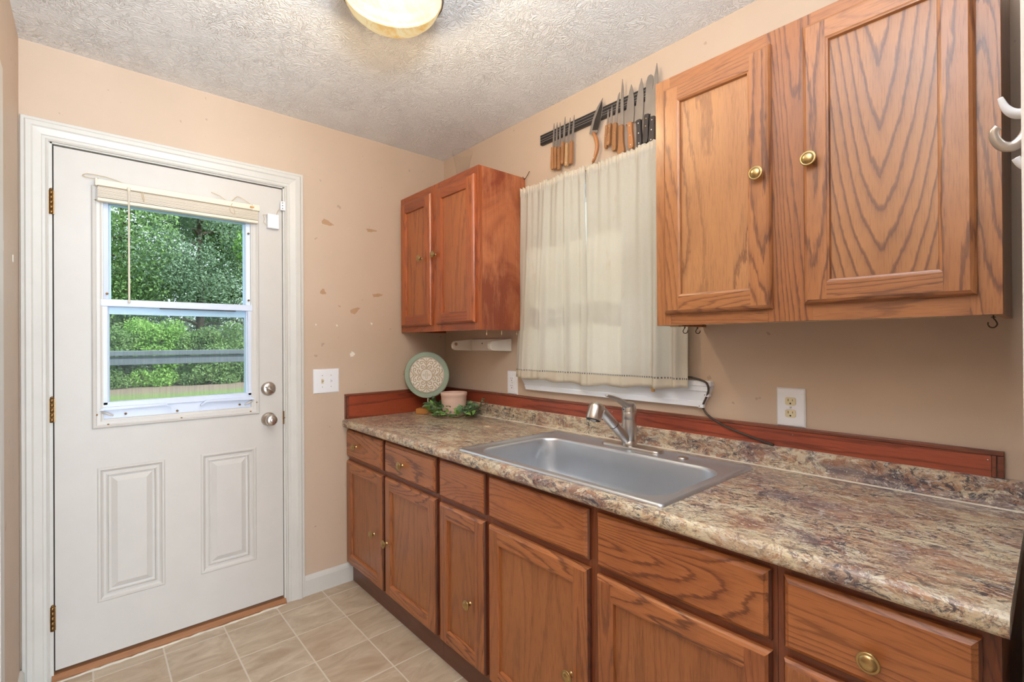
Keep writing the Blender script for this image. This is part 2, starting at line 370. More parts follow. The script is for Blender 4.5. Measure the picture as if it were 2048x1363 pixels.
# ------------------------------------------------------------------ mesh helpers
class MB:
    def __init__(s, mat=None): s.bm = bmesh.new(); s.mats = []; s.cur = mat; s.smooth = False
    def mi(s, m):
        m = m or s.cur
        if m not in s.mats: s.mats.append(m)
        return s.mats.index(m)
    def v(s, p): return s.bm.verts.new(p)
    def f(s, vs, m=None, smooth=False):
        try: fc = s.bm.faces.new(vs)
        except ValueError: return None
        fc.material_index = s.mi(m); fc.smooth = smooth; return fc
    def quad(s, a, b, c, d, m=None): return s.f([s.v(a), s.v(b), s.v(c), s.v(d)], m)
    def box(s, x0, x1, y0, y1, z0, z1, m=None, bev=0.0, seg=2):
        g = bmesh.ops.create_cube(s.bm, size=1.0)
        for v in g['verts']: v.co = Vector(((x0+x1)/2 + v.co.x*(x1-x0), (y0+y1)/2 + v.co.y*(y1-y0), (z0+z1)/2 + v.co.z*(z1-z0)))
        fs = set(f for v in g['verts'] for f in v.link_faces)
        idx = s.mi(m)
        for f in fs: f.material_index = idx
        if bev:
            es = list(set(e for f in fs for e in f.edges))
            r = bmesh.ops.bevel(s.bm, geom=es, offset=bev, segments=seg, affect='EDGES', profile=.5)
            for f in r['faces']: f.material_index = idx; f.smooth = True
        return s
    def prism(s, pts, ax, a0, a1, m=None, smooth=False):   # pts: polygon in the other two axes
        def mk(p, a):
            if ax == 'x': return (a, p[0], p[1])
            if ax == 'y': return (p[0], a, p[1])
            return (p[0], p[1], a)
        A = [s.v(mk(p, a0)) for p in pts]; B = [s.v(mk(p, a1)) for p in pts]; n = len(pts)
        s.f(list(reversed(A)), m); s.f(B, m)
        for i in range(n): s.f([A[i], A[(i+1) % n], B[(i+1) % n], B[i]], m, smooth)
        return s
    def lathe(s, c, axis, prof, m=None, n=32, sx=1.0, sy=1.0, smooth=True):  # prof: (r, h) along axis
        ax = Vector(axis).normalized(); t = Vector((0, 0, 1)) if abs(ax.z) < .9 else Vector((1, 0, 0))
        e1 = ax.cross(t).normalized(); e2 = ax.cross(e1); c = Vector(c); rings = []
        for r, h in prof:
            if r < 1e-6: rings.append([s.v(c + ax*h)])
            else: rings.append([s.v(c + ax*h + e1*(r*sx*math.cos(2*PI*k/n)) + e2*(r*sy*math.sin(2*PI*k/n))) for k in range(n)])
        for a, b in zip(rings, rings[1:]):
            for k in range(n):
                k2 = (k+1) % n
                if len(a) == 1 and len(b) == 1: continue
                if len(a) == 1: s.f([a[0], b[k], b[k2]], m, smooth)
                elif len(b) == 1: s.f([a[k], a[k2], b[0]], m, smooth)
                else: s.f([a[k], a[k2], b[k2], b[k]], m, smooth)
        return s
    def tube(s, pts, r, m=None, n=10, cap=True, flat=1.0):
        P = [Vector(p) for p in pts]; rs = r if isinstance(r, (list, tuple)) else [r]*len(P); rings = []; prev = None
        for i, p in enumerate(P):
            d = (P[min(i+1, len(P)-1)] - P[max(i-1, 0)]).normalized()
            if prev is None:
                t = Vector((0, 0, 1)) if abs(d.z) < .9 else Vector((1, 0, 0)); e1 = d.cross(t).normalized()
            else: e1 = (prev - d*prev.dot(d)).normalized()
            prev = e1; e2 = d.cross(e1)
            rings.append([s.v(p + (e1*math.cos(2*PI*k/n) + e2*math.sin(2*PI*k/n)*flat)*rs[i]) for k in range(n)])
        for a, b in zip(rings, rings[1:]):
            for k in range(n): s.f([a[k], a[(k+1) % n], b[(k+1) % n], b[k]], m, True)
        if cap: s.f(list(reversed(rings[0])), m); s.f(rings[-1], m)
        return s
    def ringloft(s, rect, rings, mp, mats, cap=None, edge=None):
        """concentric rectangles; rect (u0,u1,w0,w1); rings (inset, depth); mp(u,d,w)->xyz; mats=(stile, rail); butt joints on flat rings"""
        u0, u1, w0, w1 = rect; R = []
        for (i, d) in rings: R.append([(u0+i, d, w0+i), (u1-i, d, w0+i), (u1-i, d, w1-i), (u0+i, d, w1-i)])
        st, rl = mats
        for a, b in zip(R, R[1:]):
            if abs(a[0][1]-b[0][1]) < 1e-6 and b[0][0]-a[0][0] > .02:
                d = a[0][1]; A0, A1, B0, B1 = a[0], a[2], b[0], b[2]
                def q(ua, ub, wa, wb, m): s.quad(mp(ua, d, wa), mp(ub, d, wa), mp(ub, d, wb), mp(ua, d, wb), m)
                q(A0[0], B0[0], A0[2], A1[2], st); q(B1[0], A1[0], A0[2], A1[2], st)
                q(B0[0], B1[0], A0[2], B0[2], rl); q(B0[0], B1[0], B1[2], A1[2], rl)
            else:
                for k in range(4):
                    m_ = rl if k in (0, 2) else st
                    if edge and k in (1, 3) and b[0][0]-u0 < .0045: m_ = edge
                    s.quad(mp(*a[k]), mp(*a[(k+1) % 4]), mp(*b[(k+1) % 4]), mp(*b[k]), m_)
        if cap: s.quad(*[mp(*p) for p in R[-1]], cap)
        return s
    def build(s, name, parent=None, origin=None, mat=None, recalc=True):
        o_ = Vector(origin) if origin else (parent_world(parent) if parent else Vector((0, 0, 0)))
        if recalc: bmesh.ops.recalc_face_normals(s.bm, faces=s.bm.faces)
        for v in s.bm.verts: v.co -= o_
        me = bpy.data.meshes.new(name); s.bm.to_mesh(me); s.bm.free()
        for m in (s.mats or [mat]):
            if m: me.materials.append(m)
        o = bpy.data.objects.new(name, me); COL.objects.link(o)
        if parent:
            o.parent = parent; o.location = o_ - parent_world(parent)
        else: o.location = o_
        return o
def build_split(s, name, parent=None, label=None):
    n0 = set(); out = []; bm = s.bm; bm.verts.index_update(); seen = set()
    for v in list(bm.verts):
        if v in seen: continue
        st = [v]; isl = []; seen.add(v)
        while st:
            a = st.pop(); isl.append(a)
            for e in a.link_edges:
                b = e.other_vert(a)
                if b not in seen: seen.add(b); st.append(b)
        out.append(isl)
    objs = []
    for isl in out:
        sub = MB(); sub.mats = list(s.mats); mp_ = {v: sub.v(v.co) for v in isl}; fs = set(f for v in isl for f in v.link_faces)
        for f in fs:
            nf = sub.bm.faces.new([mp_[v] for v in f.verts]); nf.material_index = f.material_index; nf.smooth = f.smooth
        objs.append(sub.build(name, parent))
    bm.free(); return objs
MB.build_split = build_split
def parent_world(o):
    p = Vector((0, 0, 0))
    while o: p += o.location; o = o.parent
    return p
def tag(o, label=None, cat=None, group=None, kind=None):
    if label: o['label'] = label
    if cat: o['category'] = cat
    if group: o['group'] = group
    if kind: o['kind'] = kind
    return o
def thing(name, loc, label=None, cat=None, group=None, kind=None):
    o = bpy.data.objects.new(name, None); COL.objects.link(o); o.location = loc; o.empty_display_size = .05
    return tag(o, label, cat, group, kind)
def copy_tree(o, parent=None):
    c = o.copy(); COL.objects.link(c)
    if parent: c.parent = parent
    for ch in list(o.children): copy_tree(ch, c)
    return c
def box(name, x0, x1, y0, y1, z0, z1, m, parent=None, bev=0.0, origin=None):
    return MB(m).box(x0, x1, y0, y1, z0, z1, bev=bev).build(name, parent, origin)

# ------------------------------------------------------------------ setting
H = 2.44; YL = -1.886; XE = 6.6
def struct(o, label, cat): return tag(o, label, cat, kind='structure')
struct(box('floor', -.16, XE, -5.0, .14, -.10, 0, floor_m), 'beige marbled vinyl floor tiles with pale grout lines', 'floor')
struct(box('ceiling', -.16, XE, -5.0, .14, H, H+.1, ceil_m), 'off-white ceiling with stomped brush texture', 'ceiling')
DY0, DY1, DZ1 = -1.802, -.955, 2.075           # door opening
mb = MB(paint)
mb.box(-.14, 0, YL-.12, DY0, 0, H); mb.box(-.14, 0, DY1, .14, 0, H); mb.box(-.14, 0, DY0, DY1, DZ1, H)
wb = struct(mb.build('wall_back'), 'beige painted wall around the white entry door, with scuffs', 'wall')
WX0, WX1, WZ0, WZ1 = .83, 1.62, 1.155, 2.02     # window opening
mb = MB(paint)
mb.box(0, WX0, 0, .14, 0, H); mb.box(WX1, XE, 0, .14, 0, H); mb.box(WX0, WX1, 0, .14, 0, WZ0); mb.box(WX0, WX1, 0, .14, WZ1, H)
struct(mb.build('wall_right'), 'beige painted wall behind the sink, counter and wall cabinets', 'wall')
struct(box('wall_left', 0, 2.95, YL-.12, YL, 0, H, paint), 'narrow strip of beige wall left of the entry door', 'wall')
mb = MB(paint); mb.box(2.95, XE, -5.0, -4.9, 0, H); mb.box(2.83, 2.95, -5.0, YL-.12, 0, H)
struct(mb.build('wall_side'), 'beige wall of the adjoining room', 'wall')
mb = MB(paint); mb.box(XE-.1, XE, -5.0, .14, 0, .4); mb.box(XE-.1, XE, -5.0, .14, 2.4, H); mb.box(XE-.1, XE, -5, -3.5, .4, 2.4); mb.box(XE-.1, XE, .1, .14, .4, 2.4)
struct(mb.build('wall_front'), 'beige wall with wide windows behind the camera', 'wall')
# return wall at the right edge, carries the hooks
struct(box('wall_return', 2.5465, 2.68, -1.26, -.0005, 0, H, plain('grey_painted_return', (196, 190, 184), .5)), 'pale painted return wall at the right border that carries the coat hooks', 'wall')

# paint scars on the door wall
def scar(y, z, w_, h_, m, ang=0, seed=0):
    rr = random.Random(seed); n = 16; mb = MB(m); top = []; bot = []
    for k in range(n):
        a = 2*PI*k/n; r = 1 + rr.uniform(-.22, .22)
        py, pz = w_/2*r*math.cos(a), h_/2*r*math.sin(a)*(1 - .45*math.cos(a))
        Y = y + py*math.cos(ang) - pz*math.sin(ang); Z = z + py*math.sin(ang) + pz*math.cos(ang)
        top.append(mb.v((.0012, Y, Z))); bot.append(mb.v((-.001, Y*1.0, Z)))
    mb.f(top); mb.f(list(reversed(bot)))
    for k in range(n): mb.f([top[k], top[(k+1) % n], bot[(k+1) % n], bot[k]])
    return mb.build('paint_scar', wb)
for i, a in enumerate([(-.737, 1.932, .062, .026, scar_m, -.25), (-.489, 1.928, .066, .017, scar_m, .05), (-.762, 1.563, .028, .028, scar_m, -.4),
          (-.452, 1.565, .066, .018, scar_m, .1), (-.585, 1.474, .056, .03, scar_m, .6), (-.604, 1.231, .026, .026, scar_w, 0),
          (-.492, 1.402, .01, .014, scar_w, .5), (-.69, 1.388, .008, .012, scar_w, .5), (-.80, 1.39, .006, .01, scar_w, 0)]):
    scar(*a, seed=i)
for (x, z, s) in ((.203, 1.588, .016), (.47, 1.592, .02)):
    mb = MB(scar_w); mb.box(x-s/2, x+s/2, YL, YL+.002, z-s*.8, z+s*.8, bev=.0008); mb.build('filler_spot', bpy.data.objects['wall_left'])

# baseboards
def baseboard(name, pts, label):
    pass
mb = MB(trim_white)
mb.prism([(0, 0), (.014, 0), (.014, .078), (.010, .090), (.004, .098), (0, .1)], 'y', -.868, -.612)
struct(mb.build('baseboard_back'), 'white baseboard between the door casing and the base cabinet', 'baseboard')
mb = MB(trim_white)
mb.prism([(YL, 0), (YL+.012, 0), (YL+.012, .075), (YL+.004, .09), (YL, .09)], 'x', .02, .46)
struct(mb.build('baseboard_left'), 'short white baseboard at the lower left corner', 'baseboard')
mb = MB(trim_white); mb.box(.478, .56, YL, YL+.003, 0, 2.12, bev=.001)
struct(mb.build('trim_4'), 'pale door casing at the left border', 'trim')

# door casing (trim_1): profile swept round the opening
def casing(name, y0, y1, zt, yo0, yo1, zo, prof, m):
    mb = MB(m); L = []
    for t_, x in prof:
        ya = y0 + (yo0-y0)*t_; yb = y1 + (yo1-y1)*t_; z = zt + (zo-zt)*t_
        L.append([mb.v((x, ya, 0)), mb.v((x, ya, z)), mb.v((x, yb, z)), mb.v((x, yb, 0))])
    for a, b in zip(L, L[1:]):
        for k in range(3): mb.f([a[k], a[k+1], b[k+1], b[k]])
    for k in (0, 3): mb.f([r[k] for r in L])
    return mb.build(name)
prof = [(0, 0), (0, .009), (.06, .013), (.12, .010), (.22, .010), (.26, .013), (.55, .017), (.62, .021), (.80, .021), (.86, .017), (.98, .016), (1.0, .013), (1.0, 0)]
c = casing('trim_1', -1.806, -.953, 2.074, YL+.004, -.866, 2.153, prof, trim_white)
struct(c, 'white moulded casing around the entry door', 'trim')
mb = MB(trim_white)   # jamb
mb.box(-.14, .001, DY0-.004, DY0+.006, 0, 2.075); mb.box(-.14, .001, DY1-.006, DY1+.004, 0, 2.075); mb.box(-.14, .001, DY0, DY1, 2.069, 2.079)
mb.box(-.075, -.06, DY0, DY0+.018, 0, 2.07); mb.box(-.075, -.06, DY1-.018, DY1, 0, 2.07); mb.box(-.075, -.06, DY0, DY1, 2.055, 2.07)
struct(mb.build('trim_2'), 'white door jamb lining the entry opening', 'trim')
mb = MB(threshold_wood); mb.prism([(-.14, 0), (.018, 0), (.018, .008), (.0, .022), (-.14, .026)], 'y', DY0, DY1)
struct(mb.build('trim_5'), 'worn brown wooden threshold under the entry door', 'threshold')
mb = MB(caulk_m); rr = random.Random(3); y = DY0
pts = []
while y < DY1: pts.append((.024 + rr.uniform(-.003, .003), y, .001)); y += .02
mb.tube(pts, [rr.uniform(.003, .0065) for _ in pts], n=6); struct(mb.build('trim_6'), 'cracked white caulk bead along the threshold', 'caulk')

# ------------------------------------------------------------------ entry door
door = thing('door_1', (0, -1.376, 0), 'cream steel entry door with a half window and two raised panels', 'door', kind='structure')
XF = -.008; XB = -.05; Y0, Y1, Z0, Z1 = -1.792, -.963, .034, 2.064
LY0, LY1, LZ0, LZ1 = -1.683, -1.070, .953, 1.934
P1 = (-1.668, -1.444, .249, .793); P2 = (-1.313, -1.084, .249, .790)
mb = MB(door_white); b = lambda ya, yb, za, zb: mb.box(XB, XF, ya, yb, za, zb)
b(Y0, Y1, Z0, .249); b(Y0, Y1, .793, LZ0+.03); b(Y0, P1[0], .249, .793); b(P1[1], P2[0], .249, .793); b(P2[1], Y1, .249, .793)
b(Y0, LY0+.03, LZ0+.03, LZ1-.03); b(LY1-.03, Y1, LZ0+.03, LZ1-.03); b(Y0, Y1, LZ1-.03, Z1)
mb.box(XB, XF-.02, P1[0], P2[1], .249, .793)
mb.build('door_slab', door)
mpx = lambda u, d, w_: (XF + d, u, w_)
for P in (P1, (P2[0], P2[1], .249, .793)):
    mb = MB(door_white)
    mb.ringloft(P, [(0, 0), (.004, .003), (.010, .003), (.014, -.002), (.020, -.006), (.028, -.006), (.034, -.002), (.036, -.009), (.044, -.010), (.064, -.001)], mpx, (door_white, door_white), cap=door_white)
    mb.build('raised_panel', door)
lf = MB(lite_white)
lf.ringloft((LY0, LY1, LZ0, LZ1), [(0, 0), (0, .006), (.004, .011), (.012, .013), (.016, .010), (.026, .010), (.032, .007), (.036, .007), (.037, -.004), (.037, -.03)], mpx, (lite_white, lite_white))
lf = lf.build('window_surround', door)
# vinyl window unit inside
iy0, iy1, iz0, iz1 = LY0+.036, LY1-.036, 1.015, LZ1-.036
mb = MB(vinyl_white)
mb.ringloft((iy0-.001, iy1+.001, LZ0+.034, iz1), [(0, .004), (.0, -.004), (.018, -.008), (.022, -.03), (.022, -.042)], mpx, (vinyl_white, vinyl_white))
fr = mb.build('vinyl_frame', door)
mb = MB(vinyl_blue); mb.box(XF-.04, XF-.02, iy0+.02, iy1-.02, 1.868, 1.90); mb.box(XF-.038, XF-.028, iy0+.018, iy0+.026, 1.47, 1.87); mb.box(XF-.038, XF-.028, iy1-.026, iy1-.018, 1.47, 1.87)
mb.build_split('window_liner', fr)
mb = MB(pane_m); mb.box(XF-.036, XF-.033, iy0+.018, iy1-.018, 1.46, 1.875); mb.build('upper_pane', fr)
sash = MB(vinyl_white)
sy0, sy1 = iy0-.008, iy1+.006
sash.box(XF-.020, XF+.010, sy0, sy1, 1.449, 1.478, bev=.002)      # meeting rail
sash.box(XF-.020, XF+.006, sy0+.004, sy0+.022, 1.045, 1.45, bev=.002); sash.box(XF-.020, XF+.006, sy1-.020, sy1-.002, 1.045, 1.45, bev=.002)
sash.box(XF-.020, XF+.006, sy0+.004, sy1-.002, 1.032, 1.058, bev=.002)
sash.box(XF-.045, XF-.002, iy0-.002, iy1+.002, .985, 1.034)
sash = sash.build('lower_sash', door)
mb = MB(vinyl_blue); mb.box(XF-.03, XF-.018, sy0+.02, sy1-.018, 1.418, 1.450); mb.box(XF-.03, XF-.016, sy0+.021, sy0+.027, 1.06, 1.43); mb.box(XF-.03, XF-.016, sy1-.026, sy1-.019, 1.06, 1.43)
mb.build_split('screen_frame', sash)
mb = MB(pane_m); mb.box(XF-.022, XF-.019, sy0+.02, sy1-.018, 1.06, 1.44); mb.build('lower_pane', sash)
mb = MB(screen_m); mb.box(XF-.041, XF-.0405, sy0+.02, sy1-.018, 1.03, 1.44); mb.build('insect_screen', sash)
mb = MB(rubber); mb.box(XF-.012, XF+.0075, -1.46, -1.17, 1.4455, 1.4495); mb.build('rail_gasket', sash)
for (ya, yb, s) in ((sy0-.004, sy0+.235, 1), (sy1+.004, sy1-.215, -1)):      # sash lift ledges, slanted inner end
    mb = MB(vinyl_white)
    poly = [(ya, 1.030), (ya+s*.012, 1.038), (yb-s*.022, 1.038), (yb, 1.018), (yb-s*.002, 1.014), (yb-s*.022, 1.030), (ya+s*.012, 1.026), (ya, 1.026)]
    mb.prism(poly, 'x', XF, XF+.020); mb.build('sash_lift', sash)
for (ya, s) in ((sy0+.004, 1), (sy1-.004, -1)):
    mb = MB(lite_white); mb.tube([(XF+.012, ya, 1.022-.004), (XF+.020, ya+s*.016, 1.012), (XF+.022, ya+s*.034, 1.003)], [.004, .005, .003], n=8)
    mb.build('sash_latch', sash)
for (y, z) in ((LY0+.012, 1.875), (LY0+.014, 1.01), (LY0+.05, .966), (-1.385, .966), (LY1-.04, .967), (LY1-.012, 1.01), (iy0+.012, 1.50), (iy1-.010, 1.50), (iy1-.010, 1.82), (-1.40, 1.0), (iy0+.07, 1.005), (iy1-.05, 1.005)):
    mb = MB(brass); mb.lathe((XF+.008, y, z), (1, 0, 0), [(.0045, -.004), (.0045, .003), (.003, .0045), (0, .005)], n=12); mb.build('screw_cap', lf)
# hinges
for z in (1.842, 1.040, .240):
    mb = MB(brass)
    for k in range(5): mb.lathe((.0035, -1.7985, z-.046+k*.0188), (0, 0, 1), [(0, 0), (.0062, 0), (.0062, .0176), (0, .0176)], n=14)
    mb.box(-.006, .003, -1.806, -1.790, z-.045, z+.045); mb.lathe((.0035, -1.7985, z+.048), (0, 0, 1), [(.004, 0), (.0055, .003), (0, .007)], n=12)
    mb.build('hinge', door)
# deadbolt and knob
db = MB(nickel); db.lathe((XF, -1.029, 1.071), (1, 0, 0), [(.033, 0), (.034, .004), (.030, .012), (.022, .016), (0, .018)]); db = db.build('deadbolt', door)
mb = MB(nickel); mb.lathe((XF+.018, -1.029, 1.071), (1, 0, 0), [(.014, 0), (.012, .006), (0, .007)], n=24)
mb.tube([(XF+.03, -1.049, 1.082), (XF+.034, -1.029, 1.071), (XF+.03, -1.007, 1.058)], [.005, .008, .005], n=10, flat=.7); mb.build('thumb_turn', db)
kb = MB(nickel); kb.lathe((XF, -1.029, .922), (1, 0, 0), [(.033, 0), (.034, .004), (.028, .012), (.016, .016), (.013, .030), (.022, .038), (.027, .050), (.025, .062), (.018, .066), (0, .067)]); kb = kb.build('door_knob', door)
mb = MB(nickel); mb.lathe((XF+.066, -1.029, .922), (1, 0, 0), [(.010, 0), (.010, .003), (.007, .0045), (0, .004)], n=20)
mb.box(XF+.069, XF+.0715, -1.031, -1.027, .915, .929); mb.build('lock_button', kb)
mb = MB(black_slot); mb.lathe((XF+.009, -1.051, .920), (1, 0, 0), [(.003, 0), (.003, .004), (0, .004)], n=10); mb.build('pin_hole', kb)
mb = MB(brass); mb.box(-.018, .0015, -.9635, -.9575, .89, .955); mb.lathe((-.002, -.9605, .922), (1, 0, 0), [(.005, 0), (.005, .006), (0, .006)], n=10); mb.build('strike_latch', door)
# dark strips paint the shade in the gaps at both door edges
mb = MB(shadow_gap); mb.box(-.04, -.012, -.9635, -.9600, .03, 2.06); mb.box(-.04, -.012, -1.7965, -1.7915, .03, 2.06); mb.build_split('gap_shadow_strip', door)

# blind on the door
bl = thing('mini_blind', (0, -1.37, 1.94), 'raised ivory mini blind stacked at the top of the door window', 'blind')
BY0, BY1 = -1.668, -1.076
mb = MB(blind_m); mb.box(.004, .030, BY0, BY1, 1.930, 1.955, bev=.002); mb.box(.002, .033, BY0-.003, BY0+.004, 1.928, 1.957, bev=.001); mb.box(.002, .033, BY1-.03, BY1+.003, 1.928, 1.957, bev=.001); mb.build('headrail', bl)
mb = MB(blind_shade); mb.box(.008, .0305, BY0+.006, BY1-.006, 1.9255, 1.9305); mb.build('headrail_shadow_strip', bl)  # tan strip paints the shadow line between headrail and slats
mb = MB(blind_m)
for k in range(11): mb.box(.006+.001*(k % 2), .031-.001*(k % 3 == 0), BY0+.004, BY1-.004, 1.884+k*.0038, 1.884+k*.0038+.0026)
mb.build('slat_stack', bl)
mb = MB(blind_m); mb.box(.004, .032, BY0+.003, BY1-.003, 1.868, 1.882, bev=.003); mb.build('bottom_rail', bl)
mb = MB(blind_m); mb.lathe((.036, -1.566, 1.462), (0, 0, 1), [(0, 0), (.0042, .002), (.0035, .01), (.0032, .46), (.006, .462), (.006, .475), (0, .478)], n=8); mb.build('tilt_wand', bl)
mb = MB(string_m)
def arc(pts, k=6):
    out = []; P = [Vector(p) for p in pts]; n = len(P)
    for i in range(n-1):
        p0, p1, p2, p3 = P[max(i-1, 0)], P[i], P[i+1], P[min(i+2, n-1)]
        for j in range(k):
            t = j/k; out.append(.5*((2*p1)+(-p0+p2)*t+(2*p0-5*p1+4*p2-p3)*t*t+(-p0+3*p1-3*p2+p3)*t**3))
    out.append(P[-1]); return out
mb.tube(arc([(.01, -1.575, 1.957), (.008, -1.63, 1.972), (.006, -1.69, 1.975), (.004, -1.708, 1.966), (.006, -1.69, 1.960), (.01, -1.66, 1.962)]), .0014, n=6)
mb.tube(arc([(.01, -1.27, 1.985), (.01, -1.235, 1.975), (.014, -1.21, 1.957), (.02, -1.19, 1.958), (.012, -1.165, 1.985), (.02, -1.14, 1.975), (.02, -1.11, 1.957)]), .0014, n=6)
mb.tube(arc([(.033, -1.525, 1.93), (.036, -1.52, 1.90), (.034, -1.515, 1.89), (.034, -1.52, 1.93)]), .0012, n=6)
mb.tube(arc([(.033, -1.19, 1.945), (.036, -1.20, 1.91), (.034, -1.18, 1.895), (.034, -1.185, 1.93)]), .0012, n=6)
mb.build_split('lift_cord', bl)
mb = MB(brass); mb.box(.030, .034, -1.115, -1.098, 1.938, 1.945); mb.build('cord_lock', bl)
# door sensor
sn = thing('alarm_sensor', (XF, -1.006, 1.85), 'small white square alarm sensor stuck to the top right of the door', 'alarm sensor')
mb = MB(plate_white); mb.box(XF, .018, -1.035, -.982, 1.858, 1.928, bev=.003); mb.build('sensor_case', sn)
mb = MB(string_m); mb.tube(arc([(.006, -1.036, 1.872), (.006, -1.050, 1.885), (.006, -1.045, 1.90), (.006, -1.052, 1.92), (.006, -1.037, 1.922)]), .0012, n=6)
mb.tube(arc([(.006, -.99, 1.93), (.006, -.985, 1.95), (.004, -.972, 1.965)]), .0012, n=6); mb.build_split('sensor_wire', sn)
mg = MB(plate_white); mg.box(.004, .016, -.975, -.952, 1.955, 2.000, bev=.002)
for z in (1.964, 1.978, 1.991): mg.lathe((.016, -.966, z), (1, 0, 0), [(.0025, 0), (.0025, .001), (0, .001)], brass, n=8)
tag(mg.build('sensor_magnet', None, (.004, -.963, 1.978)), 'small white magnetic contact on the casing beside the alarm sensor', 'magnet contact')

# ------------------------------------------------------------------ kitchen window + sill
win = thing('window_1', (1.225, 0, WZ0), 'white framed window behind the cream curtains over the sink', 'window', kind='structure')
mb = MB(vinyl_white); mpw = lambda u, d, w_: (u, .06+d, w_)
mb.ringloft((WX0, WX1, WZ0, WZ1), [(0, -.055), (.012, -.055), (.014, 0), (.05, 0), (.055, .02), (.055, .05)], mpw, (vinyl_white, vinyl_white))
mb.box(WX0+.05, WX1-.05, .06, .10, 1.57, 1.61); mb.build('window_frame', win)
mb = MB(pane_m); mb.box(WX0+.05, WX1-.05, .09, .094, WZ0+.05, WZ1-.05); mb.build('window_pane', win)
mb = MB(trim_white)   # side and head casing behind the curtain
mb.box(.785, WX0+.004, -.014, 0, 1.14, 2.05, bev=.003); mb.box(WX1-.004, 1.645, -.014, 0, 1.14, 2.02, bev=.003); mb.box(.785, 1.645, -.014, 0, WZ1, 2.05, bev=.003)
mb.build('window_casing', win)
mb = MB(plain('cool_white_sill_paint', (228, 232, 240), .32, var=.03, bump=.08))
mb.box(.722, 1.742, -.027, .02, 1.128, 1.148, bev=.004)
# tapered apron with a stepped profile
L = []
for (t_, y_, z_) in ((0, -.026, 1.128), (.2, -.026, 1.112), (.25, -.020, 1.108), (.72, -.016, 1.074), (.78, -.020, 1.070), (1.0, -.020, 1.052)):
    L.append([mb.v((.722+.046*t_, 0, z_)), mb.v((.722+.046*t_, y_, z_)), mb.v((1.742-.036*t_, y_, z_)), mb.v((1.742-.036*t_, 0, z_))])
for a, b_ in zip(L, L[1:]):
    for k in range(3): mb.f([a[k], a[k+1], b_[k+1], b_[k]])
mb.f(L[-1]); mb.f(L[0])
mb.build('window_sill', win)
# peg resting at the sill
pg = MB(dowel_m); pg.lathe((1.513, -.034, 1.094), (0, 0, 1), [(0, 0), (.007, .001), (.008, .02), (.006, .03), (.006, .05)], n=14)
tag(pg.build('wooden_peg', None, (1.513, -.034, 1.094)), 'small tan peg poking out below the right curtain onto the sill', 'peg')

# curtains
def curtain(name, x0, x1, xb0, xb1, ztop0, ztop1, zb0, zb1, seed, label, folds):
    o_ = Vector(((x0+x1)/2, 0, 1.150)); rr = random.Random(seed); NX, NZ = 150, 60; mb = MB(fabric_m); G = []
    for j in range(NZ+1):
        tz = j/NZ; row = []
        for i in range(NX+1):
            s = i/NX; xt = x0 + (x1-x0)*s; xb = xb0 + (xb1-xb0)*s; e = tz**1.2
            x = xt*(1-e) + xb*e; zt_ = ztop0 + (ztop1-ztop0)*s; zb_ = zb0 + (zb1-zb0)*s + .004*math.sin(s*17+seed)
            z = zt_*(1-tz) + zb_*tz
            a = 0
            for (c_, w_, amp) in folds: a += amp*math.exp(-((s-c_)/w_)**2)
            y = -.046 - a*(.35+.65*tz) - .0035*math.sin(s*60+seed)*(1-tz)**2 - .0025*math.sin(s*31+2*seed+tz*1.5)
            if tz < .05: y -= .003*math.sin(s*160+seed) ; z += .003*math.sin(s*140+seed*2)*(1-tz/.05)
            y += .006*math.sin(tz*3.1+s*6)
            row.append(mb.v((x, y, z)))
        G.append(row)
    for j in range(NZ):
        for i in range(NX): mb.f([G[j][i], G[j][i+1], G[j+1][i+1], G[j+1][i]], smooth=True)
    o = mb.build(name, None, o_, recalc=False)
    sm = o.modifiers.new('cloth_thickness', 'SOLIDIFY'); sm.thickness = .0008
    return tag(o, label, 'curtain')
curtain('curtain', .770, 1.188, .722, 1.196, 2.068, 2.066, 1.112, 1.100, 1, 'cream curtain panel beside the corner wall cabinet, left of the gap',
        [(.06, .03, .012), (.14, .03, .018), (.30, .05, .008), (.40, .035, .020), (.62, .05, .014), (.74, .03, .020), (.95, .04, .016)])
curtain('curtain', 1.192, 1.672, 1.186, 1.668, 2.066, 2.070, 1.100, 1.118, 4, 'cream curtain panel running behind the large wall cabinet, right of the gap',
        [(.04, .03, .014), (.30, .05, .010), (.42, .035, .012), (.62, .05, .012), (.74, .04, .034), (.84, .03, -.008), (.90, .035, .026), (.99, .03, .006)])
rd = thing('curtain_rod', (.765, -.02, 2.062), 'thin brass curtain rod at the top edge of the cream curtains', 'curtain rod')
mb = MB(brass); mb.tube([(.764, -.024, 2.056), (1.69, -.024, 2.056)], .003, n=8); mb.build('rod', rd)
mb = MB(brass); mb.lathe((.768, -.036, 2.062), (-1, 0, -.0), [(0, -.004), (.006, 0), (.009, .006), (.007, .012), (0, .015)], n=16); mb.build('finial', rd)
mb = MB(brass); mb.tube([(.772, 0, 2.062), (.772, -.036, 2.062)], .003, n=8); mb.build('bracket', rd)
nl = thing('wire_loop', (.766, 0, 2.140), 'bent wire and string loop on the wall above the curtain corner', 'wire')
mb = MB(iron); mb.tube(arc([(.742, -.008, 2.145), (.760, -.012, 2.128), (.775, -.010, 2.140), (.790, -.006, 2.162)]), .0016, n=6); mb.build('wire', nl)
mb = MB(string_m); mb.tube([(.764, -.010, 2.132), (.766, -.012, 2.068)], .0013, n=6); mb.build('string', nl)

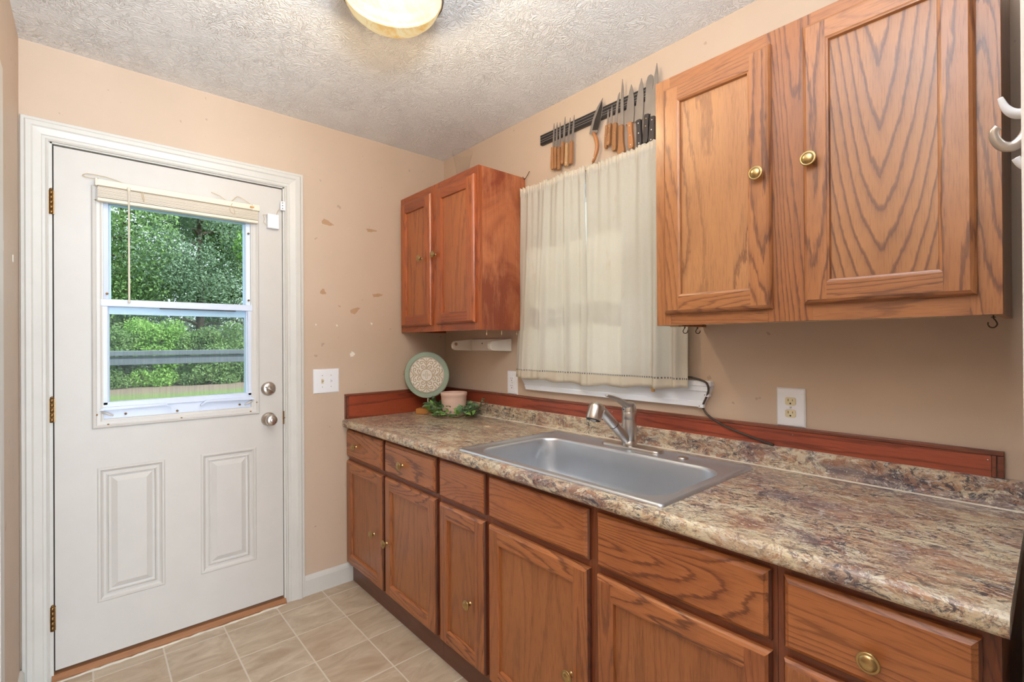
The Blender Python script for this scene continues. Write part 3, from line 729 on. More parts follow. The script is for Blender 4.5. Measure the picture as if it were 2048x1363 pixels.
# ------------------------------------------------------------------ counter, backsplash, trim boards
CT0, CT1 = .840, .880; CYF = -.665; CX1 = 2.512
SX0, SX1, SY0, SY1 = 1.040, 1.914, -.632, -.088    # sink outer rim
ct = thing('countertop', (0, 0, CT0), 'speckled brown and cream granite-look laminate countertop running along the sink wall', 'countertop')
mb = MB(granite_m)
HX0, HX1, HY0, HY1 = SX0+.025, SX1-.025, SY0+.018, SY1-.018
mb.box(0, HX0, HY0, -.001, CT0, CT1); mb.box(HX1, CX1, HY0, -.001, CT0, CT1); mb.box(HX0, HX1, HY1, -.001, CT0, CT1)
nose = [(HY0, CT0), (HY0, CT1)] + [(CYF+.018 - .018*math.sin(a) , CT1-.018+.018*math.cos(a)) for a in [k*PI/2/6 for k in range(7)]] + [(CYF, CT0+.012)] + [(CYF+.012-.012*math.cos(a), CT0+.012-.012*math.sin(a)) for a in [k*PI/2/4 for k in range(1, 5)]]
mb.prism(nose, 'x', -.0, CX1, smooth=False)
o = mb.build('counter_slab', ct)
mb = MB(granite_m)
sp_ = [(-.001, CT1), (-.001, .948), (-.006, .950), (-.018, .950), (-.023, .946), (-.024, .938), (-.024, .895), (-.027, .886), (-.034, CT1)]
mb.prism(sp_, 'x', .0, CX1+.004); mb.build('backsplash', ct)
mb = MB(caulk_m); mb.prism([(-.033, CT1-.001), (-.033, CT1+.003), (-.037, CT1+.0005), (-.038, CT1-.001)], 'x', .0, CX1); mb.build('caulk_line', ct)

tb = thing('trim_board', (0, -.01, .95), 'long reddish wood trim board above the backsplash on the sink wall', 'trim board', 'red wood trim boards')
mb = MB(mahog_x); mb.box(.014, 2.452, -.013, -.001, .950, 1.004); mb.build('board', tb)
mb = MB(trim_x); mb.box(.014, 2.475, -.016, -.001, 1.0045, 1.016, bev=.002); mb.build('cap_strip', tb)
mb = MB(trim_x); mb.box(2.453, 2.461, -.014, -.001, .951, 1.004, bev=.001); mb.box(2.463, 2.475, -.016, -.001, .951, 1.004, bev=.002); mb.build_split('end_strip', tb)
for x in (.62, 1.30, 2.003, 2.446):
    mb = MB(rivet_s); mb.lathe((x, -.013, .992), (0, -1, 0), [(.002, 0), (.002, .0006), (0, .001)], n=8); mb.build('nail_head', tb)
tb2 = thing('trim_board', (.01, -.33, .88), 'short reddish wood trim board on the door wall at the counter end', 'trim board', 'red wood trim boards')
mb = MB(mahog_y); mb.box(.001, .013, -.632, -.014, .8805, 1.004); mb.build('board', tb2)
mb = MB(trim_y); mb.box(.001, .016, -.652, -.014, 1.0045, 1.016, bev=.002); mb.build('cap_strip', tb2)
mb = MB(trim_y); mb.box(.001, .015, -.652, -.643, .8805, 1.004, bev=.002); mb.box(.001, .014, -.641, -.633, .8805, 1.004, bev=.001); mb.build_split('end_strip', tb2)

# ------------------------------------------------------------------ sink
sk = thing('kitchen_sink', ((SX0+SX1)/2, (SY0+SY1)/2, CT1), 'single-bowl stainless steel drop-in sink set in the countertop', 'sink')
def rrect(x0, x1, y0, y1, r, n=8):
    P = []
    for cx, cy, a0 in ((x1-r, y1-r, 0), (x0+r, y1-r, PI/2), (x0+r, y0+r, PI), (x1-r, y0+r, 1.5*PI)):
        for k in range(n+1): a = a0 + PI/2*k/n; P.append((cx+r*math.cos(a), cy+r*math.sin(a)))
    return P
BX0, BX1, BY0_, BY1_ = 1.100, 1.868, -.590, -.196
def loop(mb, P, z): return [mb.v((x, y, z)) for x, y in P]
def bridge(mb, a, b, m=None):
    n = len(a)
    for k in range(n): mb.f([a[k], a[(k+1) % n], b[(k+1) % n], b[k]], m, True)
mb = MB(steel_m); zt = CT1
l0 = loop(mb, rrect(SX0, SX1, SY0, SY1, .012), zt+.0005); l1 = loop(mb, rrect(SX0+.001, SX1-.001, SY0+.001, SY1-.001, .012), zt+.005)
l2 = loop(mb, rrect(SX0+.006, SX1-.006, SY0+.006, SY1-.006, .012), zt+.008); l3 = loop(mb, rrect(SX0+.014, SX1-.014, SY0+.014, SY1-.014, .012), zt+.006)
l3b = loop(mb, rrect(SX0+.017, SX1-.017, SY0+.017, SY1-.017, .012), zt+.0035)
l4 = loop(mb, rrect(BX0-.006, BX1+.006, BY0_-.006, BY1_+.006, .086), zt+.003)
for a, b_ in ((l0, l1), (l1, l2), (l2, l3), (l3, l3b), (l3b, l4)): bridge(mb, a, b_)
rim = mb.build('rim', sk)
mb = MB(steel_m); prev = loop(mb, rrect(BX0-.006, BX1+.006, BY0_-.006, BY1_+.006, .086), zt+.003)
for (ins, dz, r) in ((-.001, .0, .082), (.001, -.008, .08), (.006, -.06, .078), (.011, -.125, .074), (.018, -.15, .07), (.032, -.168, .06), (.055, -.176, .05), (.09, -.178, .03)):
    cur = loop(mb, rrect(BX0+ins, BX1-ins, BY0_+ins, BY1_-ins, r), zt+dz); bridge(mb, prev, cur); prev = cur
mb.f(prev); mb.build('bowl', sk)
mb = MB(steel_m); mb.lathe((1.484, -.393, zt-.178), (0, 0, 1), [(.057, .0), (.055, .003), (.045, .001), (.040, -.0), (0, -.0)]); mb.build('drain', sk)
hc = MB(nickel); hc.lathe((1.696, -.140, zt+.0035), (0, 0, 1), [(.019, 0), (.019, .003), (.015, .006), (0, .007)], n=28); hc.build('hole_cover', sk)
# faucet
FX, FY, FZ = 1.468, -.130, zt+.0035
fc = thing('faucet', (FX, FY, FZ), 'brushed nickel pull-out faucet with lever at the back of the sink', 'faucet')
mb = MB(nickel); P = rrect(1.345, 1.612, FY-.028, FY+.028, .027, 8)
a = loop(mb, P, FZ); b_ = loop(mb, P, FZ+.007); bridge(mb, a, b_); Pi = rrect(1.350, 1.607, FY-.023, FY+.023, .022, 8); c_ = loop(mb, Pi, FZ+.010); bridge(mb, b_, c_); mb.f(c_); mb.build('deck_plate', fc)
mb = MB(nickel); mb.lathe((FX, FY, FZ+.009), (0, 0, 1), [(.0285, 0), (.0285, .018), (.0275, .019), (.0275, .0205), (.0282, .022), (.0278, .09), (.027, .1), (.027, .1015), (.0275, .103), (.0275, .128), (.0268, .130), (0, .130)]); mb.build('body', fc)
mb = MB(nickel)
mb.tube(arc([(FX, FY-.004, FZ+.020), (FX-.006, FY-.05, FZ+.066), (FX-.012, FY-.10, FZ+.112), (FX-.018, FY-.150, FZ+.158)]), .0185, n=20); mb.build('spout', fc)
mb = MB(rubber); d_ = Vector((-.006, -.05, .046)).normalized(); cpos = Vector((FX-.010, FY-.083, FZ+.0965)); mb.tube([cpos-d_*.0012, cpos+d_*.0012], .0192, n=20); mb.build('spout_seam', fc)
hd = MB(nickel); hp = Vector((FX-.021, FY-.186, FZ+.138)); ax = Vector((-.04, .48, 1.0)).normalized()
hd.lathe(hp, ax, [(.0265, -.014), (.0285, -.006), (.0285, .030), (.0265, .041), (.020, .049), (.008, .053), (0, .054)]); hd = hd.build('spray_head', fc)
mb = MB(rubber); mb.lathe(hp, ax, [(.0, -.0135), (.012, -.014), (.0245, -.013), (.0262, -.010), (.0262, -.005)]); mb.build('nozzle_ring', hd)
mb = MB(nickel); mb.lathe(hp, ax, [(0, -.0195), (.009, -.019), (.011, -.012)], n=20); mb.build('nozzle', hd)
mb = MB(nickel); top = FZ+.139
mb.lathe((FX, FY, top), (0, 0, 1), [(.0275, 0), (.0272, .012), (.025, .026), (.018, .036), (0, .040)])
mb.tube(arc([(FX+.003, FY+.004, top+.020), (FX-.002, FY-.030, top+.035), (FX-.006, FY-.065, top+.050), (FX-.010, FY-.110, top+.066), (FX-.012, FY-.128, top+.071)]), [.024]*1+[.0225]*3+[.02]*3+[.017]*3+[.014]*3+[.0115]*4+[.0095]*3+[.0085]*4+[.006], n=16, flat=.6) if False else None
pp = arc([(FX+.003, FY+.006, top+.016), (FX-.002, FY-.026, top+.030), (FX-.006, FY-.062, top+.050), (FX-.010, FY-.105, top+.066), (FX-.012, FY-.128, top+.071)], 6)
nr = len(pp); mb.tube(pp, [.024 - .0165*min(1, (i/(nr-1))*1.15) if i < nr-1 else .004 for i in range(nr)], n=16, flat=.62)
lev = mb.build('lever', fc)
mb = MB(plain('blue_dot', (52, 70, 150), .4)); mb.lathe((FX-.006, FY-.0268, top+.010), (-.1, -1, .1), [(.003, 0), (.0028, .001), (0, .0012)], n=12); mb.build('temperature_mark', lev)

# ------------------------------------------------------------------ cabinets
DOORR = [(0, 0), (0, -.010), (.004, -.016), (.010, -.020), (.052, -.020), (.055, -.0185), (.058, -.0175), (.060, -.009)]
DRAWR = [(0, 0), (0, -.009), (.004, -.013), (.009, -.017), (.012, -.020)]
def knob(parent, x, y, z, name='knob'):
    mb = MB(knob_brass); mb.lathe((x, y, z), (0, -1, 0), [(.009, 0), (.0075, .003), (.006, .010), (.008, .014), (.0175, .017), (.0188, .019), (.0182, .021), (.0160, .0215), (.0148, .0205), (.0136, .0228), (.009, .0254), (0, .0265)], n=28); return mb.build(name, parent)
def cab_door(parent, x0, x1, z0, z1, yb, mats, kx=None, kz=None, name='door'):
    st, rl, pn = mats; mb = MB(st); mb.ringloft((x0, x1, z0, z1), DOORR, lambda u, d, w_: (u, yb+d, w_), (st, rl), cap=pn, edge=end_grain if yb < -.5 else None)
    o = mb.build(name, parent)
    if kx is not None: knob(o, kx, yb-.020, kz)
    return o
def drawer(parent, x0, x1, z0, z1, yb, m, kx=None, kz=None, name='drawer'):
    mb = MB(m); mb.ringloft((x0, x1, z0, z1), DRAWR, lambda u, d, w_: (u, yb+d, w_), (m, m), cap=m, edge=end_grain)
    o = mb.build(name, parent)
    if kx is not None: knob(o, kx, yb-.020, kz)
    return o
BYF = -.625; UYF = -.305
LOW = (oak_lo_z, oak_lo_x, oak_lo_panel); UP = (oak_up_z, oak_up_x, oak_up_panel); MID = (oak_mid_z, oak_mid_x, oak_mid_panel)
def base_cab(name, x0, x1, stiles, label):
    t = thing(name, ((x0+x1)/2, -.31, 0), label, 'base cabinet', 'oak base cabinets in a row')
    mb = MB(oak_lo_z); e = .0005; zl = .69 if label.startswith('narrow oak base cabinet with one') else CT0-.001; zr = zl
    if 'sink base' in label: zl = .69
    mb.box(x0+e, x0+.016, BYF+.02, -.002, .088, zl if 'sink base' in label else CT0-.001); mb.box(x1-.016, x1-e, BYF+.02, -.002, .088, zr)
    mb.box(x0+.016, x1-.016, BYF+.02, -.002, .088, .104); mb.box(x0+.016, x1-.016, -.014, -.002, .104, CT0-.001)
    mb.build('carcass', t)
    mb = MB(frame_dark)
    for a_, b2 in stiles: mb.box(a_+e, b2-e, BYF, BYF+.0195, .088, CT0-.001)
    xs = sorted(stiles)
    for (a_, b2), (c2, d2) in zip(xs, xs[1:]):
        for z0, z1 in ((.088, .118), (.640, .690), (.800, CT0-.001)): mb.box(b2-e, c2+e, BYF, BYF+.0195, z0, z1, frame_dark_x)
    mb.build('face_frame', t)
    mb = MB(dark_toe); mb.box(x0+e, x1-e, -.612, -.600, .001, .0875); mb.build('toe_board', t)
    return t
DZ = (.105, .652); RZ = (.676, .824)
A = base_cab('base_cabinet', .001, .903, [(.001, .03), (.415, .46), (.885, .903)], 'wide oak base cabinet in the corner with two doors and two knobbed drawers')
drawer(A, .003, .425, RZ[0]+.004, RZ[1], BYF, oak_lo_x, .135, .750); drawer(A, .450, .892, RZ[0]+.004, RZ[1], BYF, oak_lo_x, .625, .745)
cab_door(A, .003, .425, DZ[0], DZ[1]+.006, BYF, LOW, .340, .357); cab_door(A, .450, .892, DZ[0], DZ[1]+.006, BYF, LOW, .428+.045, .352)
B = base_cab('base_cabinet', .903, 1.222, [(.903, .930), (1.200, 1.222)], 'narrow oak base cabinet with one door, left of the sink front')
drawer(B, .920, 1.210, RZ[0], RZ[1]-.002, BYF, oak_lo_x); cab_door(B, .920, 1.210, DZ[0], DZ[1]+.002, BYF, LOW, 1.128, .333)
Cb = base_cab('base_cabinet', 1.222, 2.176, [(1.222, 1.245), (1.672, 1.722), (2.155, 2.176)], 'wide oak sink base cabinet with two plain false drawer fronts')
drawer(Cb, 1.234, 1.684, RZ[0], RZ[1]-.004, BYF, oak_lo_x, name='false_front'); drawer(Cb, 1.712, 2.166, RZ[0]-.006, RZ[1]-.006, BYF, oak_lo_x, name='false_front')
cab_door(Cb, 1.234, 1.684, DZ[0], DZ[1], BYF, LOW, 1.620, .327); cab_door(Cb, 1.712, 2.166, DZ[0], DZ[1]-.004, BYF, LOW, 1.77, .327)
Dd = base_cab('base_cabinet', 2.176, 2.502, [(2.176, 2.202), (2.470, 2.502)], 'narrow oak base cabinet at the right end with a knobbed drawer')
drawer(Dd, 2.190, 2.480, RZ[0]-.006, RZ[1]-.006, BYF, oak_lo_x, 2.337, .722); cab_door(Dd, 2.190, 2.480, DZ[0], DZ[1]-.004, BYF, LOW, 2.225, .327)

def wall_cab(name, x0, x1, z0, z1, mats, stiles, rails, side, label, grp):
    t = thing(name, ((x0+x1)/2, -.15, z0), label, 'wall cabinet', grp); st, rl, pn = mats
    mb = MB(side)
    mb.box(x0, x0+.014, UYF+.019, -.001, z0, z1); mb.box(x1-.014, x1, UYF+.019, -.001, z0, z1)
    mb.box(x0+.014, x1-.014, UYF+.019, -.001, z0+.014, z0+.026); mb.box(x0+.014, x1-.014, UYF+.019, -.001, z1-.016, z1); mb.box(x0+.014, x1-.014, -.010, -.001, z0+.026, z1-.016)
    mb.build('carcass', t)
    mb = MB(st)
    for a_, b2 in stiles: mb.box(a_, b2, UYF, UYF+.0188, z0, z1, bev=.0008, seg=1)
    xs = sorted(stiles)
    for (a_, b2), (c2, d2) in zip(xs, xs[1:]):
        for r0, r1 in rails: mb.box(b2-.0005, c2+.0005, UYF+.0002, UYF+.0188, r0, r1, rl)
    mb.build('face_frame', t); return t
WL = wall_cab('wall_cabinet', .001, .755, 1.352, 2.135, MID, [(.001, .050), (.335, .420), (.715, .755)], [(1.352, 1.405), (2.075, 2.135)], veneer,
              'smaller two-door oak wall cabinet in the corner by the door wall', 'oak wall cabinets')
cab_door(WL, .028, .346, 1.385, 2.093, UYF, MID, .262, 1.752); cab_door(WL, .400, .733, 1.388, 2.098, UYF, MID, .424-.022, 1.755)
WR = wall_cab('wall_cabinet', 1.700, 2.490, 1.343, 2.130, UP, [(1.700, 1.752), (2.040, 2.150), (2.440, 2.490)], [(1.343, 1.40), (2.075, 2.130)], oak_up_z,
              'large two-door oak wall cabinet with brass knobs, right of the curtains', 'oak wall cabinets')
cab_door(WR, 1.735, 2.055, 1.379, 2.092, UYF, UP, 2.026, 1.745)
cab_door(WR, 2.133, 2.453, 1.385, 2.096, UYF, (oak_up_z, oak_up_x, oak_up_cath), 2.152, 1.748)
# cathedral panel coordinates follow the door object: its local origin is the cabinet base
# ------------------------------------------------------------------ small wall things
def outlet(x0, x1, z0, z1, y, m_in, label, name='wall_outlet'):
    xc, zc = (x0+x1)/2, (z0+z1)/2
    t = thing(name, (xc, 0, zc), label, 'outlet', 'duplex wall outlets')
    mb = MB(plate_white); mb.ringloft((x0, x1, z0, z1), [(0, 0), (0, -.003), (.004, -.0065), (.010, -.0070)], lambda u, d, w_: (u, y+d, w_), (plate_white, plate_white), cap=plate_white); mb.build('cover_plate', t)
    for dz in (.0195, -.0195):
        mb = MB(m_in); P = []
        for k in range(28):
            a = 2*PI*k/28; P.append((xc + max(-.0155, min(.0155, .0175*math.cos(a))) , zc+dz + max(-.0125, min(.0125, .0172*math.sin(a)))))
        mb.prism(P, 'y', y-.0095, y-.006); r = mb.build('receptacle', t)
        mb = MB(black_slot); mb.box(xc-.0072, xc-.0055, y-.0100, y-.0090, zc+dz-.000, zc+dz+.0075); mb.box(xc+.0055, xc+.0070, y-.0100, y-.0090, zc+dz+.001, zc+dz+.0070)
        mb.prism([(xc+.0026*math.cos(a), zc+dz-.0068+.0026*math.sin(a)) for a in [2*PI*k/12 for k in range(12)]], 'y', y-.0100, y-.0090); mb.build_split('slot', r)
    mb = MB(nickel); mb.lathe((xc, y-.007, zc), (0, -1, 0), [(.003, 0), (.003, .001), (0, .0012)], n=12); mb.build('screw', t)
    return t
outlet(1.954, 2.038, 1.0165, 1.140, -.0005, ivory, 'white outlet plate with ivory sockets under the large wall cabinet')
outlet(.608, .688, 1.0165, 1.139, -.0005, plate_white, 'all-white outlet between the paper towel holder and the window sill')
sw = thing('light_switch', (0, -.748, 1.092), 'white double light switch plate on the wall right of the door', 'light switch')
mb = MB(plate_white); mb.ringloft((-.8165, -.681, 1.030, 1.157), [(0, 0), (0, .003), (.004, .006), (.010, .0065)], lambda u, d, w_: (.0003+d, u, w_), (plate_white, plate_white), cap=plate_white); mb.build('cover_plate', sw)
for y in (-.771, -.725):
    mb = MB(ivory if y < -.75 else plate_white); mb.box(.006, .0085, y-.0055, y+.0055, 1.081, 1.105); mb.prism([(.0085, 1.088), (.020, 1.096), (.020, 1.101), (.0085, 1.102)], 'y', y-.004, y+.004)
    tgl = mb.build('toggle', sw)
    mb = MB(nickel); [mb.lathe((.0065, y, z), (1, 0, 0), [(.0028, 0), (.0028, .001), (0, .0012)], n=10) for z in (1.063, 1.123)]; mb.build_split('screw', sw)
# paper towel holder
pt = thing('paper_towel_holder', (.46, 0, 1.275), 'empty glossy cream paper towel holder on the wall under the corner cabinet', 'paper towel holder')
mb = MB(holder_m)
def slab(x0, x1, y0, y1, z0, z1, b=.006): mb.box(x0, x1, y0, y1, z0, z1, bev=b, seg=3)
slab(.285, .640, -.014, -.0005, 1.244, 1.312, .005); mb.build('back_plate', pt)
for x0, x1, nm in ((.283, .300, 'left_arm'), (.612, .642, 'right_arm')):
    mb = MB(holder_m); pts = []
    for k in range(13): a = -PI/2 + PI*k/12; pts.append((-.125-.022*math.cos(a), 1.2755+.026*math.sin(a)))
    pts = [(-.010, 1.244)] + pts + [(-.010, 1.312)]
    mb.prism(pts, 'x', x0, x1); o = mb.build('arm', pt)
    bv = o.modifiers.new('soft_edges', 'BEVEL'); bv.width = .004; bv.segments = 3
    if x0 < .4:
        mb = MB(plain('tan_spindle_socket', (176, 140, 116), .5)); mb.lathe((x1, -.125, 1.283), (1, 0, 0), [(.009, 0), (.009, .0035), (.004, .004), (0, .004)], n=20); mb.build('socket', o)
mb = MB(black_slot); mb.lathe((.40, -.014, 1.286), (0, -1, 0), [(.004, 0), (.003, .001), (0, .0012)], n=12); mb.build('screw_hole', pt)

# cable with clips at the right end of the sill
cb = thing('power_cable', (1.72, -.02, 1.05), 'dark cable running from the curtain over the sill end down to the backsplash', 'cable')
mb = MB(cord_black)
mb.tube(arc([(1.655, -.030, 1.160), (1.680, -.030, 1.157), (1.705, -.030, 1.152), (1.728, -.034, 1.144), (1.737, -.036, 1.130), (1.735, -.030, 1.112), (1.722, -.022, 1.086), (1.708, -.018, 1.055), (1.722, -.018, 1.030), (1.752, -.018, 1.010), (1.80, -.0195, .990), (1.86, -.019, .973), (1.915, -.020, .960), (1.95, -.024, .953)]), .0038, n=8)
mb.build('cable', cb)
for (x, z) in ((1.727, 1.098), (1.706, 1.056)):
    mb = MB(plate_white); mb.box(x-.010, x+.008, -.028, -.010, z-.006, z+.006, bev=.0015); mb.lathe((x-.006, -.028, z), (0, -1, 0), [(.002, 0), (.002, .001), (0, .001)], brass, n=8); mb.build('cable_clip', cb)

# cup hooks under the wall cabinets
def cup_hook(x, y, z, ang, label, m, s=1.0):
    mb = MB(m); u = Vector((math.cos(ang), math.sin(ang), 0)); c0 = Vector((x, y, z))
    pts = [c0, c0+Vector((0, 0, -.006*s)), c0+u*-.003*s+Vector((0, 0, -.010*s)), c0+u*-.006*s+Vector((0, 0, -.017*s)), c0+u*-.002*s+Vector((0, 0, -.023*s)), c0+u*.005*s+Vector((0, 0, -.023*s)), c0+u*.009*s+Vector((0, 0, -.018*s)), c0+u*.009*s+Vector((0, 0, -.013*s))]
    mb.tube(arc(pts, 4), .0013*s, n=6); mb.lathe(c0+Vector((0, 0, -.005*s)), (0, 0, 1), [(0, 0), (.004*s, .0005), (.003*s, .002), (0, .003)], n=10)
    return tag(mb.build('cup_hook', None, (x, y, z)), label, 'hook', 'cup hooks under the wall cabinets')
cup_hook(.745, -.255, 1.352, -.8, 'thin brass cup hook under the corner cabinet, front of three', string_m)
cup_hook(.745, -.160, 1.352, -.8, 'thin brass cup hook under the corner cabinet, middle of three', string_m)
cup_hook(.745, -.060, 1.352, -.8, 'thin brass cup hook under the corner cabinet, nearest the curtain', string_m)
cup_hook(1.712, -.150, 1.343, .7, 'dark cup hook under the large cabinet in front of the curtain edge', iron)
cup_hook(1.712, -.062, 1.343, .7, 'dark cup hook under the large cabinet against the bare wall', iron)
cup_hook(2.474, -.275, 1.343, 2.6, 'twisted dark wire hook under the far right corner of the large cabinet', iron, 1.1)
# peeling tape under large cabinet
mb = MB(plain('clear_yellowed_tape', (196, 182, 150), .4)); mb.box(1.86, 2.40, -.300, -.286, 1.3415, 1.3428); mb.box(1.735, 1.765, -.285, -.262, 1.3385, 1.3428)
tp = thing('adhesive_tape', (2.1, -.29, 1.342)); mb.build_split('tape_piece', tp); tag(tp, 'yellowed strip of tape along the underside of the large wall cabinet', 'tape')

# coat hooks on the return wall
ch = thing('coat_hook', (2.546, -1.04, 1.50), 'curved brushed nickel coat hook at the right edge of the picture', 'coat hook', 'coat hooks on the return wall')
mb = MB(nickel); mb.lathe((2.5465, -1.02, 1.492), (-1, 0, 0), [(.014, 0), (.012, .003), (0, .004)], n=20, sx=.7, sy=1.5); mb.build('mounting_plate', ch)
mb = MB(nickel); pp = arc([(2.546, -1.022, 1.496), (2.541, -1.024, 1.485), (2.534, -1.026, 1.4785), (2.527, -1.028, 1.480), (2.5222, -1.030, 1.487), (2.5212, -1.031, 1.4945), (2.5242, -1.032, 1.4985)], 5); mb.tube(pp, [.0056-.0022*i/(len(pp)-1) for i in range(len(pp))], n=14); mb.build('prong', ch)
ch2 = thing('coat_hook', (2.546, -.97, 1.52), 'white curved coat hook just behind the nickel one at the right edge', 'coat hook', 'coat hooks on the return wall')
mb = MB(hook_white); mb.lathe((2.5465, -.965, 1.505), (-1, 0, 0), [(.016, 0), (.013, .003), (0, .004)], n=20, sx=.4, sy=1.6); mb.build('mounting_plate', ch2)
mb = MB(hook_white); pp = arc([(2.5465, -.968, 1.531), (2.541, -.968, 1.5265), (2.533, -.969, 1.5280), (2.5265, -.970, 1.5355), (2.5225, -.971, 1.5475)], 6); mb.tube(pp, [.0062-.0040*(i/(len(pp)-1))**1.5 for i in range(len(pp))], n=14); mb.build('prong', ch2)
mb = MB(hook_white); mb.tube(arc([(2.5465, -.968, 1.474), (2.542, -.968, 1.470), (2.537, -.969, 1.474), (2.5335, -.970, 1.481)], 6), .0036, n=12); mb.build('prong', ch2)

# ------------------------------------------------------------------ ceiling lamp
pan_m = plain('dull_pewter_pan', (96, 90, 84), .6, .3)
lp = thing('ceiling_lamp', (LAMP[0], LAMP[1], H), 'flush ceiling lamp with amber swirled glass bowl', 'ceiling lamp')
mb = MB(pan_m); mb.lathe((LAMP[0], LAMP[1], H), (0, 0, -1), [(0, 0), (.150, 0), (.152, .02), (.1535, .055), (.156, .070), (.156, .078), (.148, .080), (.146, .062), (.14, .03), (0, .028)], n=64); mb.build('metal_pan', lp)
mb = MB(lamp_m); mb.lathe((LAMP[0], LAMP[1], H-.078), (0, 0, -1), [(.1475, 0), (.144, .018), (.132, .040), (.110, .060), (.078, .075), (.04, .083), (0, .085)], n=64); mb.build('glass_bowl', lp)

# ------------------------------------------------------------------ knives
kb_ = thing('magnetic_knife_rack', (1.25, 0, 2.285), 'black magnetic knife bar on the wall above the curtains', 'knife rack')
BZ0, BZ1 = 2.262, 2.310
mb = MB(bar_m); mb.box(.880, 1.530, -.018, -.0005, BZ0, BZ1, bev=.002); mb.build('bar', kb_)
mb = MB(bar_line)
for z in (BZ0+.012, BZ0+.022, BZ1-.012): mb.box(.882, 1.528, -.0188, -.0175, z-.0011, z+.0011)
mb.build_split('magnet_strip', kb_)
KN = [(0.977, 2.337, 0.973, 2.223, 0.97, 2.116), (0.997, 2.335, 0.992, 2.217, 0.99, 2.114), (1.017, 2.328, 1.014, 2.211, 1.013, 2.104),
 (1.048, 2.343, 1.038, 2.226, 1.035, 2.124), (1.08, 2.328, 1.064, 2.213, 1.059, 2.108), (1.104, 2.331, 1.091, 2.214, 1.085, 2.111),
 (1.256, 2.35, 1.215, 2.209, 1.215, 2.08), (1.296, 2.288, 1.293, 2.218, 1.286, 2.12), (1.316, 2.297, 1.309, 2.22, 1.3, 2.129),
 (1.349, 2.338, 1.335, 2.213, 1.329, 2.097), (1.37, 2.386, 1.365, 2.194, 1.365, 2.065), (1.413, 2.346, 1.408, 2.19, 1.415, 2.08),
 (1.461, 2.351, 1.451, 2.186, 1.454, 2.074), (1.501, 2.349, 1.489, 2.195, 1.481, 2.081), (1.531, 2.382, 1.515, 2.177, 1.508, 2.071)]
#        blade half width, kind, handle half width, handle mat, rivet mat (None), label
KD = [(.0065, 'paring', .0085, handle_tan, None, 'steak knife with tan wooden handle, leftmost on the knife bar'),
 (.0065, 'paring', .0075, handle_tan, None, 'steak knife with tan wooden handle, second from the left on the bar'),
 (.0065, 'paring', .0080, handle_tan, rivet_s, 'steak knife with tan riveted handle, third from the left on the bar'),
 (.0070, 'paring', .0085, handle_tan, rivet_s, 'steak knife hanging slightly higher, fourth from the left on the bar'),
 (.0065, 'paring', .0085, handle_light, rivet_s, 'steak knife with the palest wooden handle, fifth from the left'),
 (.0070, 'paring', .0085, handle_tan, None, 'steak knife with tan handle, right end of the left cluster'),
 (.0150, 'curved', .0105, handle_org, rivet_s, 'curved cleaver-like knife with dark blade hanging alone mid-bar'),
 (.0055, 'paring', .0065, handle_tan, rivet_s, 'small paring knife just right of the curved dark knife'),
 (.0065, 'paring', .0075, handle_tan, rivet_s, 'small paring knife with tan handle beside the smallest one'),
 (.0075, 'boning', .0105, handle_tan, rivet_g, 'boning knife with thick tan handle and gold rivet'),
 (.0090, 'slicer', .0120, handle_tan, None, 'long thin slicing knife with wide flared wooden handle'),
 (.0195, 'chef', .0115, handle_org, rivet_s, 'broad chef knife with orange wooden handle'),
 (.0185, 'chef', .0110, handle_blk, rivet_s, 'chef knife with black handle and white rivets beside the orange-handled one'),
 (.0165, 'round', .0115, handle_blk, rivet_g, 'round-tipped knife with black handle and gold rivets'),
 (.0140, 'slicer', .0120, handle_blk, rivet_s, 'longest pointed knife with black handle, next to the large wall cabinet')]
NEAR = -.0190
